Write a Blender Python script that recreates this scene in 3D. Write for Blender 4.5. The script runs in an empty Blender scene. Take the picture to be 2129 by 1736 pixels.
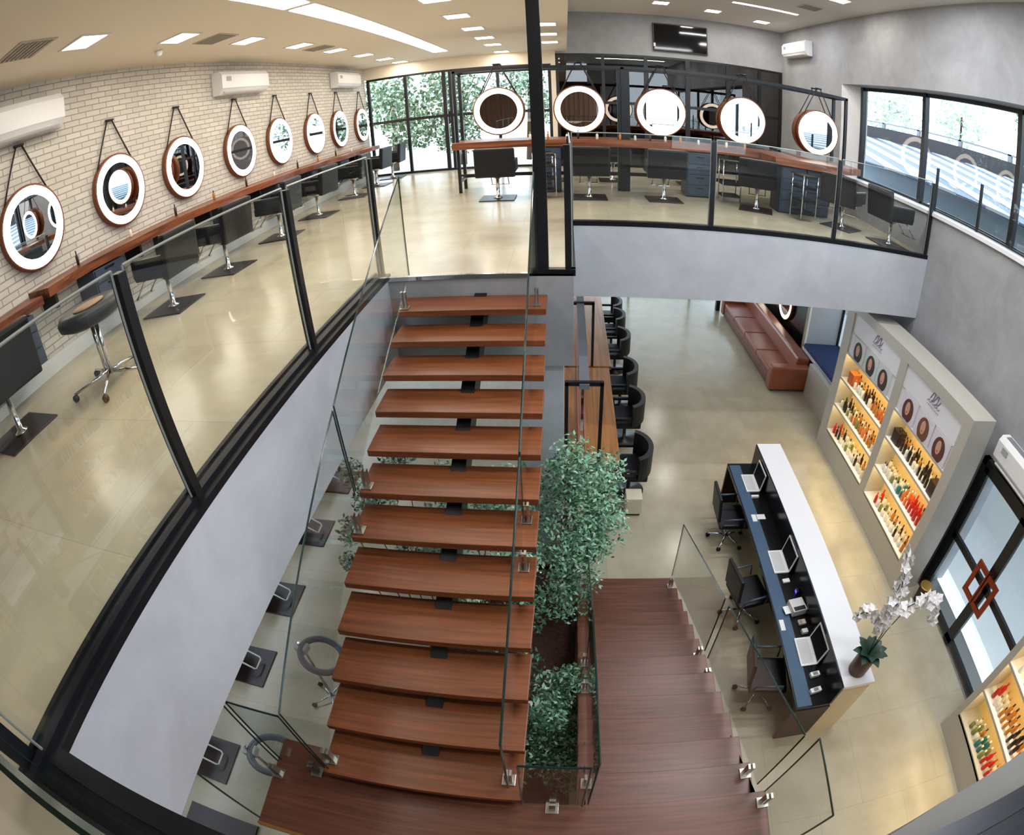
import bpy, bmesh, math, random
from mathutils import Vector, Matrix
random.seed(7)
S = bpy.context.scene
C = S.collection
PI = math.pi

# ------------------------------------------------------------ camera
W_PX = 2129.0
F_PX = 1136.8
yaw, pitch, roll = -0.12229, -0.57244, -0.05428
CAMP = Vector((0, 0, 5.91))
fw = Vector((math.sin(yaw)*math.cos(pitch), math.cos(yaw)*math.cos(pitch), math.sin(pitch)))
rt = Vector((math.cos(yaw), -math.sin(yaw), 0))
up = rt.cross(fw)
r2 = rt*math.cos(roll) + up*math.sin(roll)
u2 = -rt*math.sin(roll) + up*math.cos(roll)
cd = bpy.data.cameras.new('camera')
cam = bpy.data.objects.new('camera', cd)
C.objects.link(cam)
cd.type = 'PANO'
cd.sensor_fit = 'HORIZONTAL'
cd.sensor_width = 36.0
cd.panorama_type = 'FISHEYE_EQUISOLID'
cd.fisheye_lens = F_PX*36.0/W_PX
cd.fisheye_fov = math.radians(200)
cd.clip_start = 0.01
M = Matrix((r2, u2, -fw)).transposed().to_4x4()
M.translation = CAMP
cam.matrix_world = M
S.camera = cam
# ------------------------------------------------------------ world and exposure
S.view_settings.view_transform = 'Standard'
S.view_settings.look = 'None'
S.view_settings.gamma = 1
S.view_settings.use_curve_mapping = False
S.view_settings.exposure = 0.36
w = bpy.data.worlds.new('sky'); S.world = w; w.use_nodes = True
nt = w.node_tree
bg = nt.nodes['Background']
bg.inputs[0].default_value = (0.74, 0.87, 1.0, 1)
bg.inputs[1].default_value = 3.4
S.cycles.use_denoising = True
S.cycles.max_bounces = 10
S.cycles.transparent_max_bounces = 24
S.cycles.glossy_bounces = 5
S.cycles.diffuse_bounces = 5
S.cycles.caustics_reflective = False
S.cycles.caustics_refractive = False
S.cycles.sample_clamp_indirect = 6.0

UF = 4.29      # upper floor level
PL = 2.07      # half landing level
XW = 5.87      # street wall, inner face
YB = 14.5      # far facade
YN = -3.0
def area(name, loc, rot, sx, sy, power, col):
    l = bpy.data.lights.new(name, 'AREA'); l.shape = 'RECTANGLE'; l.size = sx; l.size_y = sy
    l.energy = power; l.color = col
    o = bpy.data.objects.new(name, l); o.location = loc; o.rotation_euler = rot; C.objects.link(o)
    return o
WARM = (1.0, 0.90, 0.78)
NEUT = (1.0, 0.95, 0.88)

# ------------------------------------------------------------ materials
def lin(c):
    return tuple((x/12.92 if x <= 0.04045 else ((x+0.055)/1.055)**2.4) for x in [v/255.0 for v in c])
def mat(name, rgb, rough=0.5, metal=0.0, spec=0.5, emis=None, estr=0.0, noise=0.0, nscale=4.0, bump=0.0, bscale=40.0, coat=0.0):
    m = bpy.data.materials.new(name); m.use_nodes = True
    n = m.node_tree.nodes; l = m.node_tree.links
    b = n['Principled BSDF']
    c = lin(rgb)
    b.inputs['Base Color'].default_value = (*c, 1)
    b.inputs['Roughness'].default_value = rough
    b.inputs['Metallic'].default_value = metal
    b.inputs['Specular IOR Level'].default_value = spec
    b.inputs['Coat Weight'].default_value = coat
    if emis:
        b.inputs['Emission Color'].default_value = (*lin(emis), 1)
        b.inputs['Emission Strength'].default_value = estr
    if noise or bump:
        g = n.new('ShaderNodeNewGeometry')
    if noise:
        t = n.new('ShaderNodeTexNoise'); t.inputs['Scale'].default_value = nscale; t.inputs['Detail'].default_value = 6
        r = n.new('ShaderNodeValToRGB')
        r.color_ramp.elements[0].position = 0.3; r.color_ramp.elements[1].position = 0.7
        r.color_ramp.elements[0].color = (*[max(0, v*(1-noise)) for v in c], 1)
        r.color_ramp.elements[1].color = (*[min(1, v*(1+noise)) for v in c], 1)
        l.new(g.outputs['Position'], t.inputs['Vector']); l.new(t.outputs['Fac'], r.inputs['Fac']); l.new(r.outputs['Color'], b.inputs['Base Color'])
    if bump:
        t2 = n.new('ShaderNodeTexNoise'); t2.inputs['Scale'].default_value = bscale
        bp = n.new('ShaderNodeBump'); bp.inputs['Strength'].default_value = bump; bp.inputs['Distance'].default_value = 0.01
        l.new(g.outputs['Position'], t2.inputs['Vector']); l.new(t2.outputs['Fac'], bp.inputs['Height']); l.new(bp.outputs['Normal'], b.inputs['Normal'])
    return m
def emat(name, rgb, strength):
    m = bpy.data.materials.new(name); m.use_nodes = True
    n = m.node_tree.nodes; n.clear()
    e = n.new('ShaderNodeEmission'); o = n.new('ShaderNodeOutputMaterial')
    e.inputs[0].default_value = (*lin(rgb), 1); e.inputs[1].default_value = strength
    m.node_tree.links.new(e.outputs[0], o.inputs[0])
    return m
def glassmat(name, tint, refl=1.0, ior=1.45):
    m = bpy.data.materials.new(name); m.use_nodes = True
    n = m.node_tree.nodes; n.clear(); l = m.node_tree.links
    t = n.new('ShaderNodeBsdfTransparent'); t.inputs[0].default_value = (*tint, 1)
    g = n.new('ShaderNodeBsdfGlossy'); g.inputs['Roughness'].default_value = 0.0; g.inputs[0].default_value = (refl, refl, refl, 1)
    lw = n.new('ShaderNodeLayerWeight'); lw.inputs[0].default_value = 0.5
    pw = n.new('ShaderNodeMath'); pw.operation = 'POWER'; pw.inputs[1].default_value = 5.0
    f0 = ((ior-1)/(ior+1))**2
    f = n.new('ShaderNodeMath'); f.operation = 'MULTIPLY_ADD'; f.inputs[1].default_value = 1-f0; f.inputs[2].default_value = f0
    l.new(lw.outputs['Facing'], pw.inputs[0]); l.new(pw.outputs[0], f.inputs[0])
    x = n.new('ShaderNodeMixShader'); o = n.new('ShaderNodeOutputMaterial')
    l.new(f.outputs[0], x.inputs[0]); l.new(t.outputs[0], x.inputs[1]); l.new(g.outputs[0], x.inputs[2]); l.new(x.outputs[0], o.inputs[0])
    return m
def tilemat(name, rgb, rough, tx, ty):
    m = mat(name, rgb, rough, spec=0.5)
    n = m.node_tree.nodes; l = m.node_tree.links; b = n['Principled BSDF']
    g = n.new('ShaderNodeNewGeometry')
    br = n.new('ShaderNodeTexBrick'); br.offset = 0.5; br.squash = 1
    br.inputs['Scale'].default_value = 1.0
    br.inputs['Brick Width'].default_value = tx; br.inputs['Row Height'].default_value = ty
    br.inputs['Mortar Size'].default_value = 0.0025; br.inputs['Mortar Smooth'].default_value = 0.2
    c = lin(rgb)
    br.inputs['Color1'].default_value = (*[v*1.03 for v in c], 1); br.inputs['Color2'].default_value = (*[v*0.97 for v in c], 1)
    br.inputs['Mortar'].default_value = (*[v*0.72 for v in c], 1)
    l.new(g.outputs['Position'], br.inputs['Vector'])
    no = n.new('ShaderNodeTexNoise'); no.inputs['Scale'].default_value = 1.6; no.inputs['Detail'].default_value = 7; no.inputs['Roughness'].default_value = .6
    l.new(g.outputs['Position'], no.inputs['Vector'])
    r = n.new('ShaderNodeValToRGB'); r.color_ramp.elements[0].position = .3; r.color_ramp.elements[1].position = .72
    r.color_ramp.elements[0].color = (.84, .83, .80, 1); r.color_ramp.elements[1].color = (1.06, 1.06, 1.06, 1)
    l.new(no.outputs['Fac'], r.inputs['Fac'])
    mx = n.new('ShaderNodeMix'); mx.data_type = 'RGBA'; mx.blend_type = 'MULTIPLY'; mx.inputs[0].default_value = 1
    l.new(br.outputs['Color'], mx.inputs[6]); l.new(r.outputs['Color'], mx.inputs[7]); l.new(mx.outputs[2], b.inputs['Base Color'])
    rr = n.new('ShaderNodeMapRange'); rr.inputs[3].default_value = rough*0.7; rr.inputs[4].default_value = rough*1.4
    l.new(no.outputs['Fac'], rr.inputs[0]); l.new(rr.outputs[0], b.inputs['Roughness'])
    return m
def woodmat(name, rgb, rough, axis='X', scale=1.0, contrast=.35, coat=0.0):
    m = mat(name, rgb, rough, coat=coat)
    n = m.node_tree.nodes; l = m.node_tree.links; b = n['Principled BSDF']
    g = n.new('ShaderNodeNewGeometry'); mp = n.new('ShaderNodeMapping')
    st = [22*scale]*3; st[{'X': 0, 'Y': 1, 'Z': 2}[axis]] = 1.1*scale
    mp.inputs['Scale'].default_value = st
    t = n.new('ShaderNodeTexNoise'); t.inputs['Scale'].default_value = 1.3; t.inputs['Detail'].default_value = 8; t.inputs['Distortion'].default_value = .6
    r = n.new('ShaderNodeValToRGB'); c = lin(rgb)
    r.color_ramp.elements[0].position = .32; r.color_ramp.elements[1].position = .7
    r.color_ramp.elements[0].color = (*[v*(1-contrast) for v in c], 1); r.color_ramp.elements[1].color = (*[v*(1+contrast) for v in c], 1)
    l.new(g.outputs['Position'], mp.inputs[0]); l.new(mp.outputs[0], t.inputs['Vector']); l.new(t.outputs['Fac'], r.inputs['Fac']); l.new(r.outputs['Color'], b.inputs['Base Color'])
    return m
def brickmat():
    m = mat('white painted brick', (206, 200, 190), .75)
    n = m.node_tree.nodes; l = m.node_tree.links; b = n['Principled BSDF']
    g = n.new('ShaderNodeNewGeometry'); sp = n.new('ShaderNodeSeparateXYZ'); cb = n.new('ShaderNodeCombineXYZ')
    l.new(g.outputs['Position'], sp.inputs[0]); l.new(sp.outputs[1], cb.inputs[0]); l.new(sp.outputs[2], cb.inputs[1])
    br = n.new('ShaderNodeTexBrick'); br.inputs['Scale'].default_value = 1
    br.inputs['Brick Width'].default_value = .25; br.inputs['Row Height'].default_value = .075; br.inputs['Mortar Size'].default_value = .006; br.inputs['Mortar Smooth'].default_value = .3
    br.inputs['Color1'].default_value = (*lin((214, 208, 198)), 1); br.inputs['Color2'].default_value = (*lin((200, 194, 184)), 1); br.inputs['Mortar'].default_value = (*lin((158, 150, 142)), 1)
    l.new(cb.outputs[0], br.inputs['Vector']); l.new(br.outputs['Color'], b.inputs['Base Color'])
    bp = n.new('ShaderNodeBump'); bp.inputs['Strength'].default_value = .8; bp.inputs['Distance'].default_value = .01; bp.invert = True
    l.new(br.outputs['Fac'], bp.inputs['Height']); l.new(bp.outputs['Normal'], b.inputs['Normal'])
    return m
def concmat(name, rgb, noise=.13, rough=.7):
    m = mat(name, rgb, rough, noise=noise, nscale=1.1, bump=.06, bscale=14)
    for nd in m.node_tree.nodes:
        if nd.type == 'TEX_NOISE' and abs(nd.inputs['Scale'].default_value-1.1) < .01:
            nd.inputs['Detail'].default_value = 12; nd.inputs['Roughness'].default_value = .68; nd.inputs['Distortion'].default_value = .4
    return m

M_floor = tilemat('polished beige porcelain', (178, 169, 148), .22, 1.2, 1.2)
M_ufloor = tilemat('polished cream porcelain', (186, 176, 154), .2, 1.2, 1.2)
M_brick = brickmat()
M_conc = concmat('grey board concrete', (152, 153, 156), .2)
M_fascia = concmat('pale polished concrete', (190, 191, 198), .14, .5)
M_ceilL = mat('warm cream plaster', (232, 222, 204), .8)
M_ceilR = mat('pale grey plaster', (214, 212, 208), .8)
M_white = mat('white paint', (225, 225, 225), .5)
M_plast = mat('white plastic', (226, 226, 228), .35)
M_black = mat('black powder-coated steel', (17, 18, 22), .35)
M_channel = mat('black aluminium channel', (30, 32, 38), .3, .5)
M_chrome = mat('chrome', (215, 215, 218), .12, 1.0)
M_steel = mat('brushed steel', (185, 180, 172), .3, 1.0)
M_leather = mat('black leatherette', (17, 18, 23), .42, spec=.35)
M_leather2 = mat('charcoal blue leatherette', (58, 68, 84), .4)
M_tread = woodmat('mahogany tread', (122, 68, 38), .36, 'X', 1.0, .3)
M_treadf = woodmat('dark mahogany landing', (100, 58, 42), .33, 'X', 1.0, .3)
M_slabwood = woodmat('live-edge wood', (122, 66, 36), .35, 'Y', .5, .65)
M_slabwoodX = woodmat('live-edge wood lengthwise', (130, 74, 44), .35, 'X', .5, .6)
M_table = woodmat('oiled table wood', (168, 112, 60), .35, 'Y', .5, .35)
M_ringwood = mat('copper-brown mirror rim', (118, 66, 38), .4)
M_strap = mat('dark brown leather strap', (40, 28, 26), .6)
M_mirror = mat('silver mirror', (225, 228, 230), .0, 1.0)
M_ring = emat('warm white led ring', (255, 240, 218), 5.0)
M_lamp = emat('warm white lamp panel', (255, 240, 215), 9.0)
M_strip = emat('white light strip', (255, 246, 232), 7.0)
M_shelflight = emat('amber shelf light', (255, 228, 168), 15.0)
M_glass = glassmat('clear balustrade glass', (.955, .975, .965), .9)
M_wglass = glassmat('window glass', (.95, .97, .97), .8)
M_dglass = glassmat('bronze tinted glass', (.34, .22, .14), 1.0, 1.95)
M_edge = mat('green glass edge', (22, 46, 40), .15)
M_vent = mat('grey vent grille', (188, 180, 166), .6)
M_edge2 = mat('pale glass edge', (150, 152, 148), .3)
M_sofa = mat('tan brown leather', (142, 78, 56), .32, noise=.15, nscale=3)
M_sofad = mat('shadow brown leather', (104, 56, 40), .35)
M_cush = mat('navy blue fabric', (30, 48, 92), .8)
M_cab = mat('warm grey laminate', (176, 172, 164), .45)
M_cabin = mat('honey-coloured cabinet lining', (232, 202, 142), .6)
M_counter = mat('white quartz', (226, 226, 232), .25)
M_deskblk = mat('black gloss laminate', (12, 13, 16), .22)
M_deskrefl = mat('slate-blue painted reflection', (70, 92, 118), .15)  # window reflection on the desk, put into the colour
M_deskbrn = mat('dark brown panel', (46, 30, 24), .4)
M_copper = mat('hammered copper', (150, 72, 50), .3, 1.0)
M_soil = mat('dark bark mulch', (58, 30, 18), .9, noise=.6, nscale=25, bump=.8, bscale=50)
M_vase = mat('ribbed brown vase', (84, 52, 30), .35, noise=.3, nscale=20)
M_leaf1 = mat('fresh green leaf', (128, 178, 142), .5, noise=.35, nscale=9)
M_leaf2 = mat('dark green leaf', (52, 92, 62), .5, noise=.35, nscale=9)
M_leaf3 = mat('pale variegated leaf', (186, 210, 190), .5, noise=.3, nscale=12)
M_leafo = mat('outdoor leaf', (96, 120, 82), .7, noise=.5, nscale=3)
M_leafp = mat('pale outdoor leaf', (178, 196, 172), .7, noise=.4, nscale=3)
M_bark = mat('bark', (84, 66, 50), .9)
M_petal = mat('white petal', (236, 232, 232), .5)
M_tv = mat('black screen', (6, 7, 9), .06)
M_duct = mat('exterior brown louvres', (70, 44, 28), .6)
M_pave = mat('bright paving', (214, 214, 212), .8)
M_roof = mat('galvanised roof sheet', (96, 108, 128), .5)
M_rubber = mat('black rubber', (14, 14, 15), .6)
M_grey = mat('grey plastic', (120, 122, 130), .4)
M_plate = mat('dark brown foot plate', (38, 26, 24), .35)

# ------------------------------------------------------------ mesh helpers
class B:
    def __init__(s): s.bm = bmesh.new(); s.mi = 0
    def _f(s, fs):
        for f in fs: f.material_index = s.mi
    def box(s, x0, x1, y0, y1, z0, z1, bev=0.0, rot=None, piv=None):
        bm2 = bmesh.new()
        v = [bm2.verts.new((x, y, z)) for x in (x0, x1) for y in (y0, y1) for z in (z0, z1)]
        for q in ((0,1,3,2),(4,6,7,5),(0,4,5,1),(2,3,7,6),(0,2,6,4),(1,5,7,3)): bm2.faces.new([v[i] for i in q])
        if bev > 0:
            bmesh.ops.bevel(bm2, geom=list(bm2.edges), offset=bev, segments=2, profile=.6, affect='EDGES')
        if rot is not None:
            p = Vector(piv) if piv else Vector(((x0+x1)/2, (y0+y1)/2, (z0+z1)/2))
            for vv in bm2.verts: vv.co = rot @ (vv.co-p) + p
        s.merge(bm2); return s
    def merge(s, b2, mtx=None):
        mp = {}
        for v in b2.verts: mp[v] = s.bm.verts.new(mtx @ v.co if mtx else v.co)
        for f in b2.faces:
            try:
                nf = s.bm.faces.new([mp[v] for v in f.verts]); nf.material_index = s.mi; nf.smooth = f.smooth
            except ValueError: pass
        b2.free()
    def tube(s, pts, r, seg=8, closed=False, r1=None):
        pts = [Vector(p) for p in pts]; n = len(pts); rings = []
        prev = None
        for i, p in enumerate(pts):
            if closed: d = (pts[(i+1) % n]-pts[i-1])
            else: d = (pts[min(i+1, n-1)]-pts[max(i-1, 0)])
            d.normalize()
            if prev is None:
                a = Vector((0, 0, 1)) if abs(d.z) < .9 else Vector((1, 0, 0))
                u = d.cross(a).normalized()
            else:
                u = (prev - d*prev.dot(d)).normalized()
            prev = u; v = d.cross(u)
            rr = r if r1 is None else r+(r1-r)*i/max(1, n-1)
            rings.append([s.bm.verts.new(p+(u*math.cos(2*PI*k/seg)+v*math.sin(2*PI*k/seg))*rr) for k in range(seg)])
        m = n if closed else n-1
        for i in range(m):
            a, b = rings[i], rings[(i+1) % n]
            for k in range(seg):
                f = s.bm.faces.new((a[k], a[(k+1) % seg], b[(k+1) % seg], b[k])); f.smooth = seg > 4; f.material_index = s.mi
        if not closed:
            for rg in (rings[0][::-1], rings[-1]):
                f = s.bm.faces.new(rg); f.material_index = s.mi
        return s
    def lathe(s, prof, c=(0, 0, 0), seg=24, axis='Z', smooth=True):
        c = Vector(c); rings = []
        for r, h in prof:
            rg = []
            for k in range(seg):
                a = 2*PI*k/seg
                if axis == 'Z': p = Vector((r*math.cos(a), r*math.sin(a), h))
                elif axis == 'Y': p = Vector((r*math.cos(a), h, r*math.sin(a)))
                else: p = Vector((h, r*math.cos(a), r*math.sin(a)))
                rg.append(s.bm.verts.new(c+p))
            rings.append(rg)
        for i in range(len(rings)-1):
            for k in range(seg):
                a, b = rings[i], rings[i+1]
                f = s.bm.faces.new((a[k], a[(k+1) % seg], b[(k+1) % seg], b[k])); f.smooth = smooth; f.material_index = s.mi
        for rg in (rings[0][::-1], rings[-1]):
            try:
                f = s.bm.faces.new(rg); f.material_index = s.mi
            except ValueError: pass
        return s
    def prism(s, poly, d0, d1, axis='X'):
        # poly: list of 2-D points; X: (y,z), Y: (x,z), Z: (x,y)
        def P(a, b, d):
            return {'X': (d, a, b), 'Y': (a, d, b), 'Z': (a, b, d)}[axis]
        v0 = [s.bm.verts.new(P(a, b, d0)) for a, b in poly]; v1 = [s.bm.verts.new(P(a, b, d1)) for a, b in poly]
        n = len(poly); fs = [s.bm.faces.new(v0[::-1]), s.bm.faces.new(v1)]
        for i in range(n): fs.append(s.bm.faces.new((v0[i], v0[(i+1) % n], v1[(i+1) % n], v1[i])))
        s._f(fs); return s
    def quad(s, pts):
        f = s.bm.faces.new([s.bm.verts.new(p) for p in pts]); f.material_index = s.mi; return s
def obj(name, b, mats, parent=None, world=False):
    me = bpy.data.meshes.new(name)
    if world and parent is not None:
        off = Vector((0, 0, 0)); p = parent
        while p is not None: off += p.location; p = p.parent
        for v in b.bm.verts: v.co -= off
    bmesh.ops.recalc_face_normals(b.bm, faces=b.bm.faces[:]) if len(b.bm.faces) < 4000 else None
    b.bm.to_mesh(me); b.bm.free()
    for m in (mats if isinstance(mats, (list, tuple)) else [mats]): me.materials.append(m)
    o = bpy.data.objects.new(name, me); C.objects.link(o)
    if parent is not None: o.parent = parent
    return o
def tag(o, label, cat, group=None, kind=None):
    if label: o['label'] = label
    if cat: o['category'] = cat
    if group: o['group'] = group
    if kind: o['kind'] = kind
    return o
def thing(name, label, cat, loc=(0, 0, 0), rz=0, group=None):
    o = bpy.data.objects.new(name, None); o.empty_display_size = .1; C.objects.link(o)
    o.location = loc; o.rotation_euler = (0, 0, rz)
    return tag(o, label, cat, group)
def dup(root, loc, rz=None, label=None, group=None):
    r = root.copy(); C.objects.link(r); r.location = loc
    if rz is not None: r.rotation_euler = (0, 0, rz)
    if label: r['label'] = label
    if group: r['group'] = group
    for ch in list(root.children):
        c = ch.copy(); C.objects.link(c); c.parent = r
        for g in ch.children:
            d = g.copy(); C.objects.link(d); d.parent = c
    return r
def struct(name, b, m, label=None, cat=None, parent=None):
    o = obj(name, b, m, parent)
    if parent is None:
        o['kind'] = 'structure'; o['label'] = label or name.replace('_', ' '); o['category'] = cat or name.split('_')[0]
    return o

# ============================================================ SETTING
# lower floor
struct('floor', B().box(-6.2, XW+.3, YN, 16.5, -.2, 0), M_floor, 'polished beige tiled ground floor of the double-height salon', 'floor')
# upper slab pieces
b = B()
b.box(-5.25, -1.8, YN, YB, 3.38, UF-.02)
struct('slab_left', b, M_fascia, 'pale concrete slab edge under the left glass balustrade', 'slab')
struct('slab_far', B().box(-1.8, XW, 7.27, YB, 3.235, UF-.02), M_fascia, 'pale concrete slab edge under the far balustrade', 'slab')
struct('slab_landing', B().box(-1.8, .05, 5.03, 7.27, 3.29, UF-.02), M_conc, 'grey concrete slab end at the head of the stairs', 'slab')
b = B().box(-1.8, XW, YN, .12, 3.38, UF-.02)
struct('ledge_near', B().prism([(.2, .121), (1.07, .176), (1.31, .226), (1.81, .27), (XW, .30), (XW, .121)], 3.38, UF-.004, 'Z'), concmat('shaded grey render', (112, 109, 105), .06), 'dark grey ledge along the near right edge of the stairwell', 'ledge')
struct('slab_near', b, M_fascia, 'grey concrete slab ledge at the near edge of the stairwell', 'slab')
b = B().box(-5.25, -1.8, YN, YB, UF-.02, UF).box(-1.8, XW, 7.27, YB, UF-.02, UF).box(-1.8, .05, 5.03, 7.27, UF-.02, UF).box(-1.8, XW, YN, .12, UF-.02, UF)
struct('floor_upper', b, M_ufloor, 'polished cream tiled upper floor around the stairwell', 'floor')
# left wall
struct('wall_left', B().box(-5.45, -5.25, YN, YB, 3.2, 7.48), M_brick, 'white painted brick wall behind the row of round mirrors', 'wall')
struct('wall_lower_left', B().box(-6.4, -6.2, YN, 16.5, 0, 3.38), M_white, 'plain white ground-floor wall under the left gallery', 'wall')
struct('baseboard_left', B().box(-5.25, -5.21, YN, YB, UF, UF+.17), M_white, 'white skirting under the wooden counter', 'baseboard')
# ceilings
struct('ceiling', B().box(-5.45, .1, YN, YB+.2, 7.48, 7.6), M_ceilL, 'warm cream lower ceiling over the left gallery', 'ceiling')
struct('ceiling_high', B().box(.1, XW+.4, YN-.2, YB+.2, 8.62, 8.75), M_ceilR, 'pale grey high ceiling over the stairwell', 'ceiling')
struct('wall_bulkhead', B().box(.05, .1, YN, YB, 7.6, 8.62), M_ceilL, 'cream bulkhead where the low ceiling ends', 'wall')
# far facade, band over the glazing
b = B().box(-5.25, -.2, YB, YB+.2, 7.13, 7.48).box(-.32, -.2, YB-.02, YB+.2, UF, 7.48)
struct('wall_back', b, M_ceilL, 'cream band over the garden glazing', 'wall')
struct('wall_back_high', B().box(-.2, XW, YB, YB+.2, 7.42, 8.62), M_conc, 'concrete wall with the black screen above the dark glazing', 'wall')

# street wall X = XW with openings
GX = 6.2
b = B()
b.box(XW, GX+.1, YN, YB, 7.1, 8.62)
b.box(XW, GX+.1, 10.95, YB, 3.2, 7.1)
b.box(XW, GX+.1, YN, 10.95, 3.2, 5.02)
b.box(XW, GX+.1, 4.5, 8.94, 0, 3.2)
b.box(XW, GX+.1, 2.05, 4.5, 2.45, 3.2)
b.box(XW, GX+.1, YN, 2.05, 0, 3.2)
b.box(XW, GX+.1, 11.26, 16.5, 0, 3.2)
b.box(XW+.01, GX+.1, 8.94, 11.26, 0, .71)
struct('wall_right', b, M_conc, 'tall bare concrete street wall with the ribbon window', 'wall')
b = B().prism([(XW, 10.95), (GX+.1, 10.5), (GX+.1, 10.95)], 5.02, 7.1, 'Z')
struct('wall_reveal', b, M_white, 'white splayed window reveal beside the end mirror', 'wall')
# near end walls behind the photographer
b = B().box(-5.45, 1.3, YN-.2, YN, UF, 7.48)
for i in range(33): b.box(-5.4+i*.2, -5.28+i*.2, YN, YN+.03, UF, 7.48)
struct('wall_near', b, woodmat('walnut slat wall', (92, 56, 34), .5, 'Z', .6, .4), 'walnut slatted wall at the near end of the upper floor', 'wall')
struct('wall_near_right', B().box(1.3, 3.3, YN-.2, YN, UF, 8.62).box(3.3, GX+.1, YN-.2, YN, UF, 4.6).box(-6.4, XW, YN-.2, YN, 0, 3.38).box(3.3, GX+.1, YN-.2, YN, 8.3, 8.62), M_conc, 'grey concrete wall at the near end of the building', 'wall')
struct('trim_1', B().box(XW-.04, GX+.1, YN, 10.9, 5.0, 5.06), M_counter, 'pale stone sill of the ribbon window', 'sill')

def window(idx, label, frame_boxes, pane_boxes, fm=M_black, gm=M_wglass, kind='window'):
    q0 = frame_boxes[0]
    t = thing('%s_%d' % (kind, idx), label, kind, ((q0[0]+q0[1])/2, (q0[2]+q0[3])/2, q0[4])); t['kind'] = 'structure'
    b = B()
    for q in frame_boxes: b.box(*q)
    obj('window_frame' if kind == 'window' else 'door_frame', b, fm, t, True)
    for q in pane_boxes: obj('pane', B().box(*q), gm, t, True)
    return t
# ribbon window
fb = [(GX, GX+.05, -1.5, 10.6, 5.06, 5.11), (GX, GX+.05, -1.5, 10.6, 7.03, 7.1)]
ys = [10.55, 8.22, 5.68, 3.1, .6, -1.5]
for y in ys: fb.append((GX-.03, GX+.07, y-.05, y+.05, 5.06, 7.1))
window(1, 'long ribbon window in the concrete wall looking on the neighbouring roof', fb, [(GX+.02, GX+.03, ys[i+1]+.05, ys[i]-.05, 5.11, 7.03) for i in range(5)])
# window behind the bench niche on the ground floor
fb = [(6.62, 6.67, 9.05, 11.15, .85, .9), (6.62, 6.67, 9.05, 9.1, .85, 3.2), (6.62, 6.67, 11.1, 11.15, .85, 3.2), (6.62, 6.67, 9.9, 9.94, .85, 3.2)]
window(2, 'bright window behind the blue cushioned bench niche', fb, [(6.64, 6.645, 9.1, 9.9, .9, 3.2), (6.64, 6.645, 9.94, 11.1, .9, 3.2)])
# bench niche box (white reveals)
struct('wall_knee', B().box(5.5, 5.66, 8.41, 10.25, 0, .79), M_cab, 'low warm-grey wall below the window bench', 'wall')
b = B().box(5.67, 6.62, 9.05, 11.15, .72, .80).box(5.75, 6.62, 11.15, 11.25, .8, 3.2).box(5.75, 6.62, 8.95, 9.05, .8, 3.2)
struct('wall_niche', b, M_white, 'white recess around the window bench', 'wall')

# left garden facade : sliding doors
def facade(idx, x0, x1, mull, z0, z1, rails, label, gm, y=YB, kind='window'):
    fb = [(x0, x1, y+.0, y+.06, z0, z0+.06), (x0, x1, y+.0, y+.06, z1-.06, z1)]
    for m, wd in mull: fb.append((m-wd/2, m+wd/2, y-.01, y+.07, z0, z1))
    for r in rails: fb.append((x0, x1, y+.005, y+.055, r-.04, r+.04))
    ms = [m for m, _ in mull]
    pb = [(ms[i]+.04, ms[i+1]-.04, y+.025, y+.035, z0+.05, z1-.05) for i in range(len(ms)-1)]
    return window(idx, label, fb, pb, gm=gm, kind=kind)
facade(3, -5.2, -.32, [(-5.16, .08), (-4.12, .08), (-3.08, .1), (-2.92, .08), (-1.68, .08), (-.36, .08)], UF, 7.13, [5.83], 'tall black-framed garden doors at the far end of the gallery', M_wglass)
obj('door_handle', B().box(-3.0, -2.96, YB-.08, YB-.03, 5.6, 5.95).box(-3.0, -2.96, YB-.05, YB+.01, 5.62, 5.66).box(-3.0, -2.96, YB-.05, YB+.01, 5.89, 5.93), M_black, bpy.data.objects['window_3'], True)
facade(4, -.2, XW, [(-.16, .08), (1.0, .08), (2.1, .1), (3.2, .12), (4.3, .1), (5.2, .08), (5.83, .08)], UF, 7.42, [6.05], 'dark bronze glazing under the black screen', M_dglass)
# dark louvred wall and yard beyond the dark glazing
b = B().box(-.2, 6.3, 16.2, 16.3, 3.0, 7.6)
for i in range(30): b.box(-.2+i*.215, -.1+i*.215, 16.12, 16.2, 3.0, 7.6)
struct('exterior_wall', b, M_duct, 'brown louvred outbuilding wall beyond the dark glazing', 'exterior wall')
struct('exterior_light_seal', B().box(-.3, 6.4, YB+.2, 16.3, 7.5, 7.6).box(-.3, -.2, YB+.2, 16.3, UF, 7.5).box(6.3, 6.4, YB+.2, 16.3, 3.0, 7.5), M_duct, 'unseen brown enclosure added beyond the dark glazing to shut out sky light', 'light seal')  # unseen roof and sides added to block sky light behind the dark glazing
struct('ground', B().box(-14, 7, YB+.2, 30, 3.9, 4.1), M_pave, 'pale terrace paving beyond the garden doors', 'ground')
struct('ground_street', B().box(GX+.4, 30, -12, 30, -.35, -.05), M_pave, 'sunlit street paving outside the entrance', 'ground')
# back of the ground floor
fb = [(-6.2, XW, 16.3, 16.36, 0, .08), (-6.2, XW, 16.3, 16.36, 3.1, 3.2)] + [(x-.04, x+.04, 16.28, 16.38, 0, 3.2) for x in (-6.1, -4.1, -2.1, -.1, 1.9, 3.9, 5.8)]
window(5, 'ground-floor glazing at the far end under the gallery', fb, [(x+.04, x+1.96, 16.32, 16.33, .08, 3.1) for x in (-6.1, -4.1, -2.1, -.1, 1.9, 3.8)])

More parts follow.
